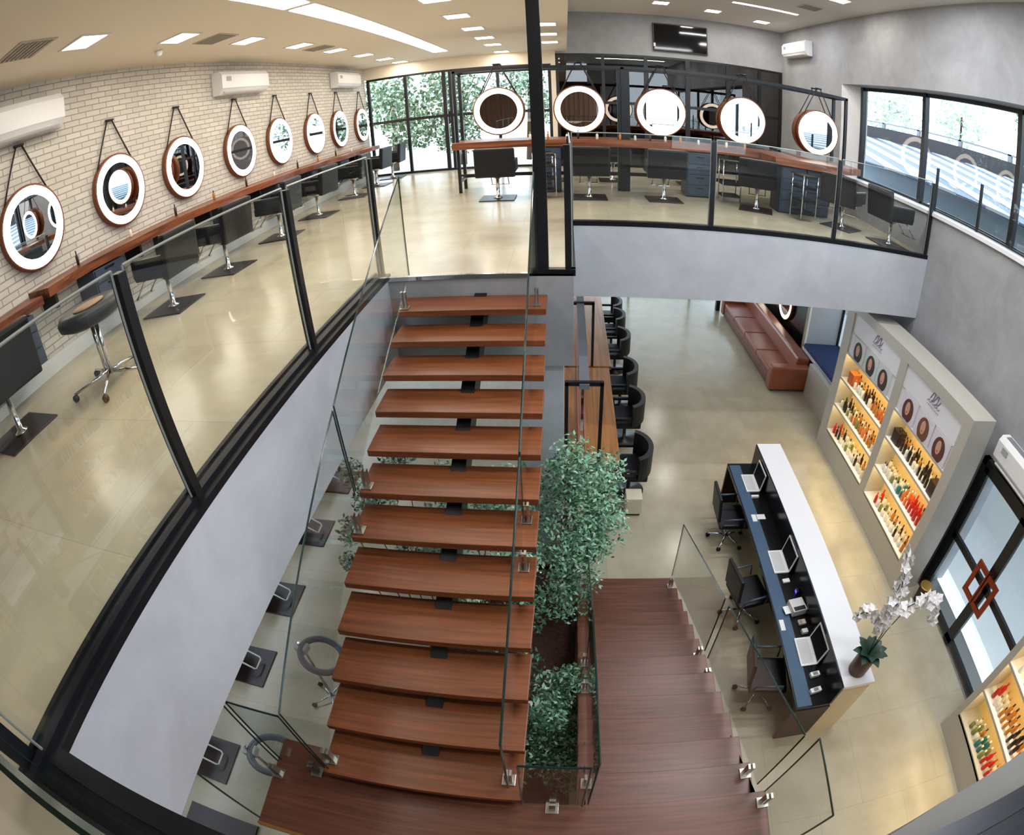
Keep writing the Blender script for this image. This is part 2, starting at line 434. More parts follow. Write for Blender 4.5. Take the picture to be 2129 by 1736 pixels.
# entrance door (two leaves)
DX = 5.76
t = thing('door_1', 'black-framed glass double entrance door in the street wall', 'door', (DX, 3.3, 0)); t['kind'] = 'structure'
b = B().box(DX, DX+.11, 4.42, 4.52, 0, 2.47).box(DX, DX+.11, 2.03, 2.13, 0, 2.47).box(DX, DX+.11, 2.03, 4.52, 2.37, 2.47)
obj('door_frame', b, M_black, t, True)
for y0, y1 in ((3.3, 4.42), (2.13, 3.3)):
    b = B()
    b.box(DX+.02, DX+.08, y0, y0+.09, .01, 2.37).box(DX+.02, DX+.08, y1-.09, y1, .01, 2.37).box(DX+.02, DX+.08, y0, y1, 2.28, 2.37).box(DX+.02, DX+.08, y0, y1, .01, .1).box(DX+.02, DX+.08, y0, y1, 1.1, 1.2)
    lf = obj('door_leaf', b, M_black, t, True)
    obj('pane', B().box(DX+.045, DX+.055, y0+.09, y1-.09, .1, 2.28), M_wglass, lf, True)
    # copper square ring handle
    sg = 1 if y0 > 3.2 else -1; ya, yb_ = sorted((3.3+sg*.012, 3.3+sg*.30)); hb = B(); z0, z1 = .86, 1.44; k = .085
    hb.box(DX-.08, DX-.045, ya, yb_, z1-k, z1, .006).box(DX-.08, DX-.045, ya, yb_, z0, z0+k, .006)
    oy = (yb_-k, yb_) if sg > 0 else (ya, ya+k)
    hb.box(DX-.08, DX-.045, oy[0], oy[1], z0+k, z1-k, .006)
    iy = (ya, ya+.03) if sg > 0 else (yb_-.03, yb_)
    hb.box(DX-.075, DX-.05, iy[0], iy[1], z0+k, z1-k)
    for zz in (z0+.03, z1-.05): hb.box(DX-.05, DX+.02, iy[0], iy[1], zz, zz+.02)
    hh = obj('door_handle', hb, M_copper, lf, True); hh['label'] = 'square hammered copper pull handle'
struct('trim_2', B().box(DX-.05, XW+.3, 2.05, 4.5, 0.0, .012), M_steel, 'steel threshold strip under the entrance door', 'threshold')

# columns
struct('column', B().box(-.5, -.05, 5.12, 5.5, 0, 3.29), M_fascia, 'square pale concrete column under the stair landing', 'column')
struct('column_steel', B().box(-.31, -.19, 5.08, 5.19, UF, 7.48), M_black, 'tall black steel column at the head of the stairs', 'column')

# ============================================================ STAIRS
GO, RI = 0.3265, 0.1665
st = thing('staircase', 'upper flight of open mahogany treads on a black steel spine', 'staircase', (-.9, 1.1, PL))
for i in range(12):
    y = 4.636-GO*i; z = 4.078-RI*i
    obj('tread', B().box(-1.605, -.205, y, y+.385, z-.06, z, .006), M_tread, st, True)
b = B()
b.prism([(1.2, 2.07), (1.5, 2.07), (5.03, 3.86), (5.03, 4.1), (4.8, 4.0), (1.2, 2.18)], -.92, -.80, 'X')
for i in range(12):
    y = 4.636-GO*i; z = 4.078-RI*i
    b.box(-1.1, -.62, y+.1, y+.3, z-.075, z-.06)
obj('spine_beam', b, M_black, st, True)
ls = thing('staircase', 'lower flight of broad reddish mahogany steps down to the ground floor', 'staircase', (.85, 3.0, 0))
for k in range(1, 13):
    y = 1.082+.315*k; z = PL-.159*k
    obj('tread', B().box(.17, 1.5, y-.37, y, z-.05, z, .006), M_treadf, ls, True)
b = B()
for xx in (.17, 1.42):
    pts = [(1.08, PL-.05)]
    for k in range(1, 13):
        y = 1.082+.315*k; z = PL-.159*k
        pts += [(y-.33, z-.05), (y-.02, z-.05)]
    pts += [(4.84, 0), (4.5, 0), (1.08, 1.72)]
    b.prism(pts, xx+.01, xx+.06, 'X')
for k in range(1, 14):
    y = 1.082+.315*(k-1); z = PL-.159*(k-1)
    b.box(.2, 1.46, y-.06, y-.03, z-.159, z-.05)
obj('riser_carcass', b, M_treadf, ls, True)
ld = thing('stair_landing', 'dark mahogany half landing joining the two flights', 'landing', (-.3, .8, 0))
b = B()
b.box(-2.07, 1.54, .52, 1.08, PL-.08, PL, .006)
b.box(-2.07, -.26, 1.0, 1.30, PL-.08, PL-.002)
obj('deck', b, M_treadf, ld, True)
obj('nosing_strip', B().box(-2.07, 1.54, .50, .525, PL-.06, PL+.004), mat('golden brass strip', (170, 120, 60), .35, .6), ld, True)
obj('wall_panel', B().box(-2.0, 1.5, .55, .65, 0, PL-.08), M_treadf, ld, True)
tag(obj('floor_mat', B().box(-4.1, -3.15, -.4, .72, 0.0, .04), M_plate), 'flat dark brown panel on the ground floor under the near slab corner', 'mat')  # flat dark brown panel on the floor near the slab corner

# ============================================================ GLASS
def panel(poly, d, axis, parent, th=.012, em=None):
    g = obj('glass_panel', B().prism(poly, d-th/2, d+th/2, axis), M_glass, parent, True)
    P = {'X': lambda a, b: (d, a, b), 'Y': lambda a, b: (a, d, b)}[axis]
    n = len(poly); b = B()
    for i in range(1, n):
        b.tube([P(*poly[i]), P(*poly[(i+1) % n])], .0075, 4)
    obj('panel_edge', b, em or M_edge, g, True)
    return g
def spigot(parent, x, y, z, ax='X'):
    b = B().box(x-.045, x+.045, y-.045, y+.045, z, z+.012, .003)
    if ax == 'X': b.box(x-.026, x-.009, y-.022, y+.022, z+.01, z+.17).box(x+.009, x+.026, y-.022, y+.022, z+.01, z+.17)
    else: b.box(x-.022, x+.022, y-.026, y-.009, z+.01, z+.17).box(x-.022, x+.022, y+.009, y+.026, z+.01, z+.17)
    return obj('spigot', b, M_steel, parent, True)
def rail(label, polys, spigs, loc):
    t = thing('glass_balustrade', label, 'balustrade', loc)
    for poly, d, ax in polys: panel(poly, d, ax, t)
    for s in spigs: spigot(t, *s)
    return t
def zt(y): return 4.078-RI*12*(4.636-y)/(GO*12)   # nosing line
xl, xr = -1.555, -.30
tz = lambda y: zt(y+.33)+.85
bz = lambda y: zt(y)+.20
def tread_z(y):
    for i in range(12):
        yy = 4.636-GO*i
        if yy <= y < yy+.385: return 4.078-RI*i
    return PL
rail('clear glass guard on the outer left side of the open mahogany treads',
     [([(1.07, 2.28), (2.84, bz(2.84)), (2.84, 4.10), (1.07, 3.19)], xl, 'X'), ([(2.87, bz(2.87)), (4.98, 4.33), (4.98, 5.33), (2.87, 4.12)], xl, 'X')],
     [(xl, 1.16, tread_z(1.16)), (xl, 2.75, tread_z(2.75)), (xl, 3.08, tread_z(3.08)), (xl, 4.72, tread_z(4.72))], (xl, 1.1, PL))
rail('clear glass guard between the open treads and the planter',
     [([(1.14, 2.20), (2.70, bz(2.7)), (2.70, 3.86), (1.14, 3.08)], xr, 'X'), ([(2.73, bz(2.73)), (4.98, 4.33), (4.98, 5.30), (2.73, 3.88)], xr, 'X')],
     [(xr, 1.20, tread_z(1.2)), (xr, 2.62, tread_z(2.62)), (xr, 2.95, tread_z(2.95)), (xr, 4.74, tread_z(4.74))], (xr, 1.1, PL))
def nz(y): return PL-.159*(y-1.082)/.315
def step_z(y):
    for k in range(12, 0, -1):
        yy = 1.082+.315*k
        if yy-.315 < y <= yy: return PL-.159*k
    return PL
rail('clear glass guard between the planter and the lower flight',
     [([(1.06, 2.15), (2.68, nz(2.68)+.12), (2.68, nz(2.68)+1.04), (1.06, 3.03)], .24, 'X'), ([(2.72, nz(2.72)+.12), (4.75, nz(4.75)+.12), (4.75, nz(4.75)+1.04), (2.72, nz(2.72)+1.04)], .24, 'X')],
     [(.24, 1.30, step_z(1.30)), (.24, 2.50, step_z(2.5)), (.24, 2.90, step_z(2.9)), (.24, 4.5, step_z(4.5))], (.24, 1.1, 0))
rail('clear glass guard on the outer right side of the lower flight',
     [([(1.12, 2.15), (2.80, nz(2.8)+.12), (2.80, 2.19), (1.12, 3.04)], 1.45, 'X'), ([(2.93, nz(2.93)+.12), (4.75, nz(4.75)+.12), (4.75, 1.30), (2.93, 2.12)], 1.45, 'X')],
     [(1.45, 1.30, step_z(1.30)), (1.45, 2.68, step_z(2.68)), (1.45, 3.05, step_z(3.05)), (1.45, 4.7, step_z(4.7))], (1.45, 1.1, 0))
rail('clear glass guard at the right end of the half landing',
     [([(.54, 2.15), (1.05, 2.15), (1.05, 3.12), (.54, 3.12)], 1.5, 'X')], [(1.5, .98, PL)], (1.5, .8, PL))
rail('clear glass guard around the left end of the half landing',
     [([(.54, 2.15), (1.06, 2.15), (1.06, 3.11), (.54, 3.11)], -2.02, 'X'), ([(-2.0, 2.15), (-1.60, 2.15), (-1.60, 3.11), (-2.0, 3.11)], 1.08, 'Y')],
     [(-2.02, .98, PL), (-1.72, 1.08, PL, 'Y')], (-2.0, .8, PL))
rail('short clear glass guard across the near end of the planter well',
     [([(-.2, 2.15), (.20, 2.15), (.20, 3.0), (-.2, 3.0)], 1.045, 'Y')], [(0.0, 1.045, PL, 'Y')], (0, 1.04, PL))

def post_rail(label, loc, chan, posts, panels, em=None):
    t = thing('balustrade', label, 'balustrade', loc)
    b = B()
    for q in chan: b.box(*q)
    obj('base_channel', b, M_channel, t, True)
    for (x, y, h) in posts:
        obj('post', B().box(x-.03, x+.03, y-.03, y+.03, UF+.02, h, .004), M_black, t, True)
    for poly, d, ax in panels: panel(poly, d, ax, t, em=em or M_edge2)
    return t
TOP = 5.56
px = -1.87
yp = [.02, 1.67, 3.34, 5.06]
post_rail('black-posted glass balustrade along the left gallery beside the brick-wall stations', (px, 2.5, UF),
          [(-1.97, -1.796, -.04, 5.12, UF-.022, UF+.028), (-1.965, -1.935, -.04, 5.1, UF, UF+.05), (-1.895, -1.845, -.04, 5.1, UF, UF+.055)],
          [(px, y, TOP-.02) for y in yp[1:]]+[(-1.95, .0, 5.9)],
          [([(yp[i]+.04, UF+.04), (yp[i+1]-.04, UF+.04), (yp[i+1]-.04, TOP), (yp[i]+.04, TOP)], px, 'X') for i in range(3)])
xp = [.03, 1.98, 3.95, 5.82]
post_rail('black-posted glass balustrade along the far side of the stairwell', (2.9, 7.32, UF),
          [(0.0, XW-.01, 7.266, 7.36, UF-.022, UF+.045), (0.0, .07, 5.05, 7.27, UF-.022, UF+.045), (-.34, .07, 5.03, 5.11, UF-.022, UF+.045)],
          [(x, 7.32, TOP-.02) for x in xp[1:]]+[(.0, 5.085, TOP-.01), (.035, 7.31, TOP-.05)],
          [([(xp[i]+.04, UF+.04), (xp[i+1]-.04, UF+.04), (xp[i+1]-.04, TOP), (xp[i]+.04, TOP)], 7.315, 'Y') for i in range(3)] +
          [([(5.13, UF+.04), (7.25, UF+.04), (7.25, TOP), (5.13, TOP)], .035, 'X')])
post_rail('black-channelled glass balustrade along the near edge of the stairwell', (2, .02, UF),
          [(-1.797, XW, -.05, .123, UF-.022, UF+.035), (-1.80, XW, -.04, -.01, UF, UF+.06), (-1.80, XW, .03, .06, UF, UF+.055)],
          [], [([(a, UF+.04), (a+1.86, UF+.04), (a+1.86, TOP), (a, TOP)], -.03, 'Y') for a in (-1.76, .14, 2.04, 3.94)], M_edge)
struct('trim_3', B().box(-1.80, -.34, 5.015, 5.05, UF-.03, UF+.012), M_chrome, 'bright metal edge strip at the top of the stairs', 'trim')
# low guard posts on the window sill
t = thing('window_guard', 'low black-posted glass guard along the ribbon window sill', 'guard', (6.08, 5.0, 5.06))
for y in (7.55, 6.35, 5.15, 3.9, 2.7):
    obj('post', B().box(6.05, 6.09, y-.02, y+.02, 5.06, 5.80), M_black, t, True)
obj('bottom_rail', B().box(6.055, 6.085, 2.7, 7.6, 5.07, 5.10), M_black, t, True)
for a in (2.72, 3.92, 5.17, 6.37): obj('glass_panel', B().box(6.065, 6.075, a+.02, a+1.13, 5.11, 5.72), M_glass, t, True)

# ============================================================ CEILING LIGHTS
def downlight(name='downlight'):
    t = thing(name, 'x', 'ceiling light', (0, 0, 7.48))
    b = B()
    for q in ((-.2, .2, .17, .2), (-.2, .2, -.2, -.17)): b.box(q[0], q[1], q[2], q[3], -.012, 0)
    b.box(-.2, -.17, -.17, .17, -.012, 0).box(.17, .2, -.17, .17, -.012, 0)
    obj('trim_frame', b, M_white, t)
    obj('diffuser', B().box(-.17, .17, -.17, .17, -.008, -.002), M_lamp, t)
    return t
d0 = downlight()
ord_ = ['nearest', 'second', 'third', 'fourth', 'fifth', 'sixth', 'seventh', 'eighth', 'ninth']
YL = [3.65, 5.2, 6.75, 8.35, 9.85, 11.4, 12.85, 14.1]
first = True
for i, y in enumerate(YL):
    lb = 'square recessed light in the row above the brick-wall counter, %s from the near end' % (ord_[i] if i else 'first')
    if first: d0.location = (-4.1, y, 7.48); d0['label'] = lb; d0['group'] = 'square lights over the brick wall'; first = False
    else: dup(d0, (-4.1, y, 7.48), 0, lb, 'square lights over the brick wall')
for i, y in enumerate([6.8, 8.25, 9.7, 11.1, 12.4, 14.1]):
    dup(d0, (-1.5, y, 7.48), 0, 'square recessed light right of the long light strip, %s from the near end' % (ord_[i] if i else 'first'), 'square lights right of the long strip')
for i, y in enumerate([9.65, 11.0, 12.4]):
    dup(d0, (-.27, y, 7.48), 0, 'square recessed light beside the cream bulkhead, %s from the near end' % (ord_[i] if i else 'first'), 'square lights beside the bulkhead')
for lb, x, y in (('square light in the high ceiling left of the black screen', 2.24, 12.7), ('square light in the high ceiling above the black screen', 3.53, 13.0), ('square light in the high ceiling nearest the far right corner', 4.9, 13.4), ('square light in the high ceiling above the ribbon window', 4.97, 9.26)):
    dup(d0, (x, y, 8.62), 0, lb, 'square lights in the high ceiling')
# linear strips
def strip(label, x0, x1, y0, y1, z, mt=M_strip):
    t = thing('strip_light', label, 'ceiling light', ((x0+x1)/2, (y0+y1)/2, z))
    obj('trim_frame', B().box(x0-.03, x1+.03, y0-.03, y1+.03, z-.006, z), M_white, t, True)
    obj('diffuser', B().box(x0, x1, y0, y1, z-.012, z-.006), mt, t, True)
    return t
strip('long white light strip running down the cream ceiling', -2.93, -2.61, 5.75, 12.9, 7.48)
strip('short white light strip at the near end of the long strip', -2.93, -2.61, 1.5, 5.62, 7.48)
strip('narrow white light strip on the high grey ceiling', 3.6, 5.1, 11.5, 11.62, 8.62)
for y, lb in ((6.6, 'added unseen fill light strip on the high ceiling over the far balustrade'), (3.6, 'added unseen fill light strip on the high ceiling over the middle of the stairwell'), (.6, 'added unseen fill light strip on the high ceiling over the near edge of the stairwell')):
    strip(lb, 1.6, 5.1, y, y+.12, 8.62)  # unseen strips added to brighten the stairwell
fb = [(3.3, GX, YN-.1, YN-.05, 4.6, 4.66), (3.3, GX, YN-.1, YN-.05, 8.24, 8.3)] + [(x-.04, x+.04, YN-.12, YN-.04, 4.6, 8.3) for x in (3.34, 4.75, 6.15)]  # unseen near-end glazing, made tall to bring more daylight into the void
window(6, 'tall unseen glazing opened at the near end of the upper floor for daylight', fb, [(a+.04, a+1.4, YN-.08, YN-.07, 4.66, 8.24) for a in (3.34, 4.75)])
# unseen ground-floor fill lights are added under LAMPS
v0 = thing('ceiling_vent', 'x', 'vent', (0, 0, 7.48))
b = B().box(-.22, .22, -.22, .22, -.01, 0)
obj('frame', b, M_vent, v0)
b = B()
for i in range(7): b.box(-.19, .19, -.18+i*.055, -.15+i*.055, -.02, -.01)
obj('grille', b, mat('dark vent slats', (158, 150, 138), .6), v0)
v0.location = (-4.12, 2.92, 7.48); v0['label'] = 'grey square vent in the cream ceiling, nearest of its row'; v0['group'] = 'ceiling vents'
dup(v0, (-4.1, 5.95, 7.48), 0, 'grey square vent in the cream ceiling between the second and third lights')
dup(v0, (-4.1, 9.12, 7.48), 0, 'grey square vent in the cream ceiling between the fourth and fifth lights')
dup(v0, (4.95, 10.55, 8.62), 0, 'grey square vent in the high grey ceiling')
t = thing('ceiling_sensor', 'small white dome sensor on the cream ceiling', 'sensor', (-4.57, 5.35, 7.48))
obj('dome', B().lathe([(.0, -.08), (.04, -.07), (.05, -.03), (.055, 0)], (0, 0, 0), 16), M_plast, t)

# ============================================================ AIR CONDITIONERS
def aircon():
    t = thing('air_conditioner', 'x', 'air conditioner')
    # faces +Y local; back on wall plane y=0, width along X
    pr = [(0, 0), (0, .40), (.16, .40), (.21, .33), (.21, .10), (.13, 0)]
    obj('casing', B().prism(pr, -.75, .75, 'X'), M_plast, t)
    obj('air_flap', B().box(-.66, .66, .14, .20, .015, .05, .004, Matrix.Rotation(-.6, 3, 'X')), mat('light grey flap', (190, 190, 194), .4), t)
    obj('intake_grille', B().box(-.68, .68, .03, .14, .40, .407), M_grey, t)
    obj('display', B().box(.48, .62, .21, .215, .22, .30), mat('grey label', (160, 160, 168), .4), t)
    return t
ac = aircon()
ac.location = (-5.24, 8.15, 6.87); ac.rotation_euler = (0, 0, -PI/2)
ac['label'] = 'white split air conditioner on the brick wall above the fourth mirror'; ac['group'] = 'wall air conditioners'
dup(ac, (-5.24, 12.9, 6.9), -PI/2, 'white split air conditioner on the brick wall farthest along, near the garden doors')
dup(ac, (-5.24, 3.35, 6.84), -PI/2, 'white split air conditioner on the brick wall above the nearest mirror')
dup(ac, (XW-.01, 13.2, 7.80), PI/2, 'white split air conditioner high on the concrete wall beside the far right corner')
dup(ac, (XW-.01, 3.55, 2.55), PI/2, 'white split air conditioner above the glass entrance door')

# ============================================================ SCREEN
t = thing('television', 'black wall-mounted screen high above the dark glazing', 'screen', (3.02, YB, 7.58))
obj('casing', B().box(2.3, 3.74, YB-.07, YB-.01, 7.58, 8.38, .01), M_black, t, True)
obj('screen', B().box(2.33, 3.71, YB-.075, YB-.07, 7.61, 8.35), M_tv, t, True)
obj('sensor_tab', B().box(2.31, 2.36, YB-.085, YB-.06, 7.70, 7.80), M_white, t, True)

# ============================================================ MIRRORS
def ringmirror(R=.46):
    t = thing('round_mirror', 'x', 'mirror')
    # disc in local XZ plane, facing +Y, centred at origin height R
    obj('rim', B().lathe([(R-.03, 0), (R, 0), (R+.012, .02), (R+.012, .075), (R-.004, .085), (R-.02, .08)], (0, 0, 0), 48, 'Y'), M_ringwood, t)
    obj('led_ring', B().lathe([(R-.115, .070), (R-.115, .082), (R-.012, .082), (R-.012, .070)], (0, 0, 0), 48, 'Y', False), M_ring, t)
    obj('mirror_glass', B().lathe([(.0001, .0805), (R-.11, .0805), (R-.11, .07), (.0001, .07)], (0, 0, 0), 48, 'Y', False), M_mirror, t)
    b = B()
    for s in (-1, 1):
        b.tube([(s*(R-.06)*1.0, .045, .19), (s*.045, .03, R+.46)], .011, 5)
    obj('strap', b, M_strap, t)
    obj('peg', B().tube([(-.07, .03, R+.47), (.07, .03, R+.47)], .016, 8).tube([(0, -.01, R+.47), (0, .04, R+.47)], .012, 8), M_black, t)
    return t
YM = [3.50, 5.00, 6.40, 7.98, 9.40, 10.98, 12.38, 13.90]
m0 = ringmirror()
for i, y in enumerate(YM):
    lb = 'round ring-lit mirror hanging on the white brick wall, %s from the near end' % (['first', 'second', 'third', 'fourth', 'fifth', 'sixth', 'seventh', 'eighth and last'][i])
    if i == 0:
        m0.location = (-5.25, y, 5.86); m0.rotation_euler = (0, 0, -PI/2); m0['label'] = lb; m0['group'] = 'mirrors on the brick wall'
    else: dup(m0, (-5.25, y, 5.86), -PI/2, lb, 'mirrors on the brick wall')
SY = 10.3
for i, (x, lb) in enumerate([(-1.20, 'leftmost round ring-lit mirror in the island station frame, in front of the garden doors'),
                             (.26, 'second round ring-lit mirror of the island station, just right of the steel column'),
                             (1.75, 'middle round ring-lit mirror of the island station'),
                             (3.33, 'fourth round ring-lit mirror of the island station, glowing white'),
                             (4.95, 'round ring-lit mirror at the right end of the island station, beside the white reveal')]):
    dup(m0, (x, SY-.02, 5.87), PI, lb, 'mirrors on the island station')
for x, w_ in ((-1.2, 'leftmost'), (.26, 'second'), (1.75, 'middle'), (3.33, 'fourth'), (4.95, 'rightmost')):
    dup(m0, (x, SY+.12, 5.87), 0, 'round ring-lit mirror facing the dark glazing, back to back with the %s island mirror' % w_, 'mirrors on the back of the island station')

# ============================================================ COUNTERS
t = thing('wall_counter', 'long live-edge wooden counter under the brick-wall mirrors', 'counter', (-5.05, 8, 5.1))
b = B()
def liveedge(b, x0, x1f, y0, y1, z0, z1, seedv):
    rr = random.Random(seedv); n = int((y1-y0)/.25)+1; poly = [(x0, y0)]
    f = []
    for i in range(n+1):
        y = y0+(y1-y0)*i/n; f.append((x1f+.03*math.sin(i*.9+seedv)+rr.uniform(-.015, .015), y))
    pts = [(x0, y0)]+f+[(x0, y1)]
    b.prism(pts, z0, z1, 'Z')
liveedge(b, -5.25, -4.86, 3.25, 14.2, 5.12, 5.22, 2)
obj('worktop', b, M_slabwood, t, True)
b = B(); liveedge(b, -5.25, -4.9, -2.5, 3.2, 5.08, 5.17, 5)
t2 = thing('wall_counter', 'lower live-edge wooden counter at the near end of the brick wall', 'counter', (-5.05, 0, 5.05))
obj('worktop', b, M_slabwood, t2, True)
for y in (3.4, 4.9, 6.5, 8.0, 9.5, 11.0, 12.5): obj('bracket', B().box(-5.25, -4.95, y, y+.04, 4.95, 5.12), M_black, t, True)
# black drawer units under the counter
def drawerunit(w=.52, d=.36, h=.5):
    t = thing('drawer_unit', 'x', 'drawer unit')
    obj('carcass', B().box(-w/2, w/2, 0, d, 0, h, .004), M_leather2, t)
    for i in range(3):
        dr = obj('drawer', B().box(-w/2+.015, w/2-.015, d, d+.018, .015+i*h/3, h/3-.005+i*h/3), M_leather2, t)
        obj('handle', B().box(-.08, .08, d+.018, d+.03, h/3*.75+i*h/3, h/3*.75+.02+i*h/3), M_black, dr)
    return t
du = drawerunit()
first = True
for i, y in enumerate([2.75, 4.25, 5.75, 7.2, 8.75, 10.2, 11.7, 13.2]):
    lb = 'charcoal drawer unit hung under the brick-wall counter, %s from the near end' % (['first', 'second', 'third', 'fourth', 'fifth', 'sixth', 'seventh', 'eighth'][i])
    zz = 4.6 if y > 3.2 else 4.56
    if first: du.location = (-5.25, y, zz); du.rotation_euler = (0, 0, -PI/2); du['label'] = lb; du['group'] = 'drawer units under the wall counter'; first = False
    else: dup(du, (-5.25, y, zz), -PI/2, lb)
# island station upstairs
t = thing('island_station', 'black steel station frame with a long wooden counter across the far end', 'styling station', (2, SY+.3, UF))
b = B()
for x in (-2.0, 1.05, 5.62):
    for yy in (SY-.02, SY+.55):
        b.box(x-.03, x+.03, yy-.03, yy+.03, UF, 6.72)
b.box(-2.03, 5.65, SY-.05, SY+.01, 6.68, 6.74).box(-2.03, 5.65, SY+.52, SY+.58, 6.68, 6.74)
for x in (-2.0, 1.05, 5.62):
    b.box(x-.03, x+.03, SY, SY+.55, 6.68, 6.74).box(x-.03, x+.03, SY, SY+.55, 4.5, 4.55)
b.box(-2.03, 5.65, SY-.045, SY+.0, 4.62, 4.66).box(-2.03, 5.65, SY+.53, SY+.57, 4.52, 4.56)
b.box(.95, 1.18, SY-.03, SY+.03, UF, 6.72)
obj('steel_frame', b, M_black, t, True)
b = B()
pts = [(-2.05, 9.95), (-.5, 9.97), (1.0, 9.94), (2.4, 9.98), (3.6, 9.96), (3.62, 9.15), (4.6, 9.05), (5.0, 9.2), (XW-.02, 9.9), (XW-.02, 10.7), (3.6, 10.95), (1.2, 10.9), (-2.05, 10.95)]
b.prism(pts, 5.17, 5.30, 'Z')
obj('worktop', b, M_slabwoodX, t, True)
isl = t
# station cabinets
def pedestal(w=.5, d=.5, h=.86, m=M_leather2):
    t = thing('drawer_pedestal', 'x', 'drawer pedestal')
    obj('carcass', B().box(-w/2, w/2, 0, d, 0.02, h, .006), m, t)
    for i in range(4):
        dr = obj('drawer', B().box(-w/2+.02, w/2-.02, -.016, 0, .05+i*.2, .235+i*.2), m, t)
        obj('handle', B().box(-.07, .07, -.028, -.016, .17+i*.2, .19+i*.2), M_black, dr)
    return t
pd = pedestal(); pd.location = (2.45, 9.99, UF); pd['label'] = 'slate-blue drawer pedestal under the island counter beside the third salon chair'; pd['group'] = 'pedestals at the island station'
dup(pd, (-.35, 9.99, UF), 0, 'slate-blue drawer pedestal under the island counter beside the steel column')
dup(pd, (4.02, 9.2, UF), 0, 'slate-blue drawer pedestal under the raised front corner of the island counter')
dup(pd, (4.55, 9.22, UF), 0, 'slate-blue drawer pedestal close to the ribbon window, second of the corner pair')

# ============================================================ SALON CHAIRS
def salonchair(M=M_leather):
    t = thing('salon_chair', 'x', 'salon chair')
    obj('seat', B().box(-.27, .27, -.24, .30, .44, .57, .035), M, t)
    bk = B(); bk.box(-.34, .34, -.33, -.24, .42, .94, .03, Matrix.Rotation(.10, 3, 'X'))
    obj('backrest', bk, M, t)
    for s in (-1, 1):
        b = B(); b.box(s*.31-.035, s*.31+.035, -.28, .24, .50, .72, .025)
        obj('armrest', b, M, t)
    obj('pedestal', B().lathe([(.075, .02), (.075, .03), (.032, .05), (.032, .36), (.10, .40), (.10, .44)], (0, 0, 0), 20), M_chrome, t)
    obj('base_plate', B().box(-.30, .30, -.30, .30, 0, .018, .006), M_plate, t)
    ft = B(); ft.tube([(-.15, .24, .42), (-.15, .46, .20), (.15, .46, .20), (.15, .24, .42)], .011, 6); ft.box(-.17, .17, .40, .50, .195, .21)
    obj('footrest', ft, M_chrome, t)
    return t
c0 = salonchair()
CH = [(-1.19, 9.45, 'black salon chair facing the leftmost island mirror'),
      (.38, 9.45, 'black salon chair at the island counter just right of the steel column'),
      (1.68, 9.45, 'black salon chair in front of the middle island mirror'),
      (3.32, 9.2, 'black salon chair in front of the fourth island mirror')]
for i, (x, y, lb) in enumerate(CH):
    if i == 0: c0.location = (x, y, UF); c0['label'] = lb; c0['group'] = 'salon chairs at the island station'
    else: dup(c0, (x, y, UF), .0 if i < 3 else -.35, lb)
for i, (x, lb) in enumerate([(-.35, 'black salon chair behind the island counter, left of the steel column'), (.98, 'black salon chair behind the island station frame post'), (2.7, 'black salon chair behind the island counter near the dark glazing')]):
    dup(c0, (x, 11.75, UF), PI, lb, 'salon chairs behind the island station')
dup(c0, (4.75, 8.55, UF), -.9, 'black salon chair turned sideways at the counter corner by the ribbon window', 'salon chairs by the window corner')
dup(c0, (5.3, 7.75, UF), -1.5, 'black salon chair against the concrete wall under the ribbon window', 'salon chairs by the window corner')
LY = [2.15, 4.78, 6.08, 7.7, 9.2, 11.1, 12.6, 13.9]
for i, y in enumerate(LY):
    dup(c0, (-4.48, y, UF), PI/2+(.06 if i % 2 else -.05), 'dark salon chair facing the brick wall, %s along the left gallery' % ['first', 'second', 'third', 'fourth', 'fifth', 'sixth', 'seventh', 'eighth'][i], 'salon chairs along the brick wall')

# rolling stools and trolleys
def starbase(b, R=.30, n=5, z=.09, ph=0.0, r=.013):
    for k in range(n):
        a = 2*PI*k/n+ph
        b.tube([(0, 0, z+.03), (R*math.cos(a), R*math.sin(a), z-.02)], r*1.3, 6, r1=r*.8)
def casters(t, R=.30, n=5, ph=0.0):
    for k in range(n):
        a = 2*PI*k/n+ph
        obj('caster', B().lathe([(.03, -.02), (.034, -.012), (.034, .012), (.03, .02)], (R*math.cos(a), R*math.sin(a), .034), 12, 'Y'), M_rubber, t)
t = thing('cutting_stool', 'rolling stool with a wide dark saddle seat and chrome star base beside the brick-wall counter', 'stool', (-3.85, 2.98, UF))
b = B(); starbase(b, .40, 5, .09, .3, .016); b.lathe([(.022, .1), (.022, .62)], (-.035, 0, 0), 12).lathe([(.022, .1), (.022, .60)], (.035, 0, 0), 12)
obj('star_base', b, M_chrome, t); casters(t, .40, 5, .3)
b = B(); b.lathe([(.02, .60), (.20, .60), (.27, .64), (.28, .70), (.25, .75), (.1, .74), (.01, .735)], (0, 0, 0), 28)
for v in b.bm.verts: v.co.y *= 1.3
obj('seat', b, M_leather, t)
b = B(); b.lathe([(.01, .757), (.12, .757), (.12, .745), (.01, .745)], (0, 0, 0), 24)
for v in b.bm.verts: v.co.y *= 1.5
o = obj('seat_pad', b, mat('tan seat pad', (150, 120, 92), .5), t); o['label'] = 'tan oval pad on top of the seat'
def trolley(t):
    b = B()
    for sx in (-.17, .17):
        for sy in (-.15, .15): b.tube([(sx, sy, .05), (sx, sy, .80)], .011, 6)
    obj('frame', b, M_chrome, t)
    for z in (.12, .34, .56, .76): obj('tray', B().box(-.17, .17, -.15, .15, z, z+.045, .006), M_leather, t)
    return t
tr = trolley(thing('salon_trolley', 'tall black four-tray trolley beside the pedestals at the window corner', 'trolley', (4.05, 8.75, UF), .3, 'salon trolleys'))
dup(tr, (2.95, 9.7, UF), 0, 'black four-tray trolley between the slate-blue pedestal and the turned salon chair')
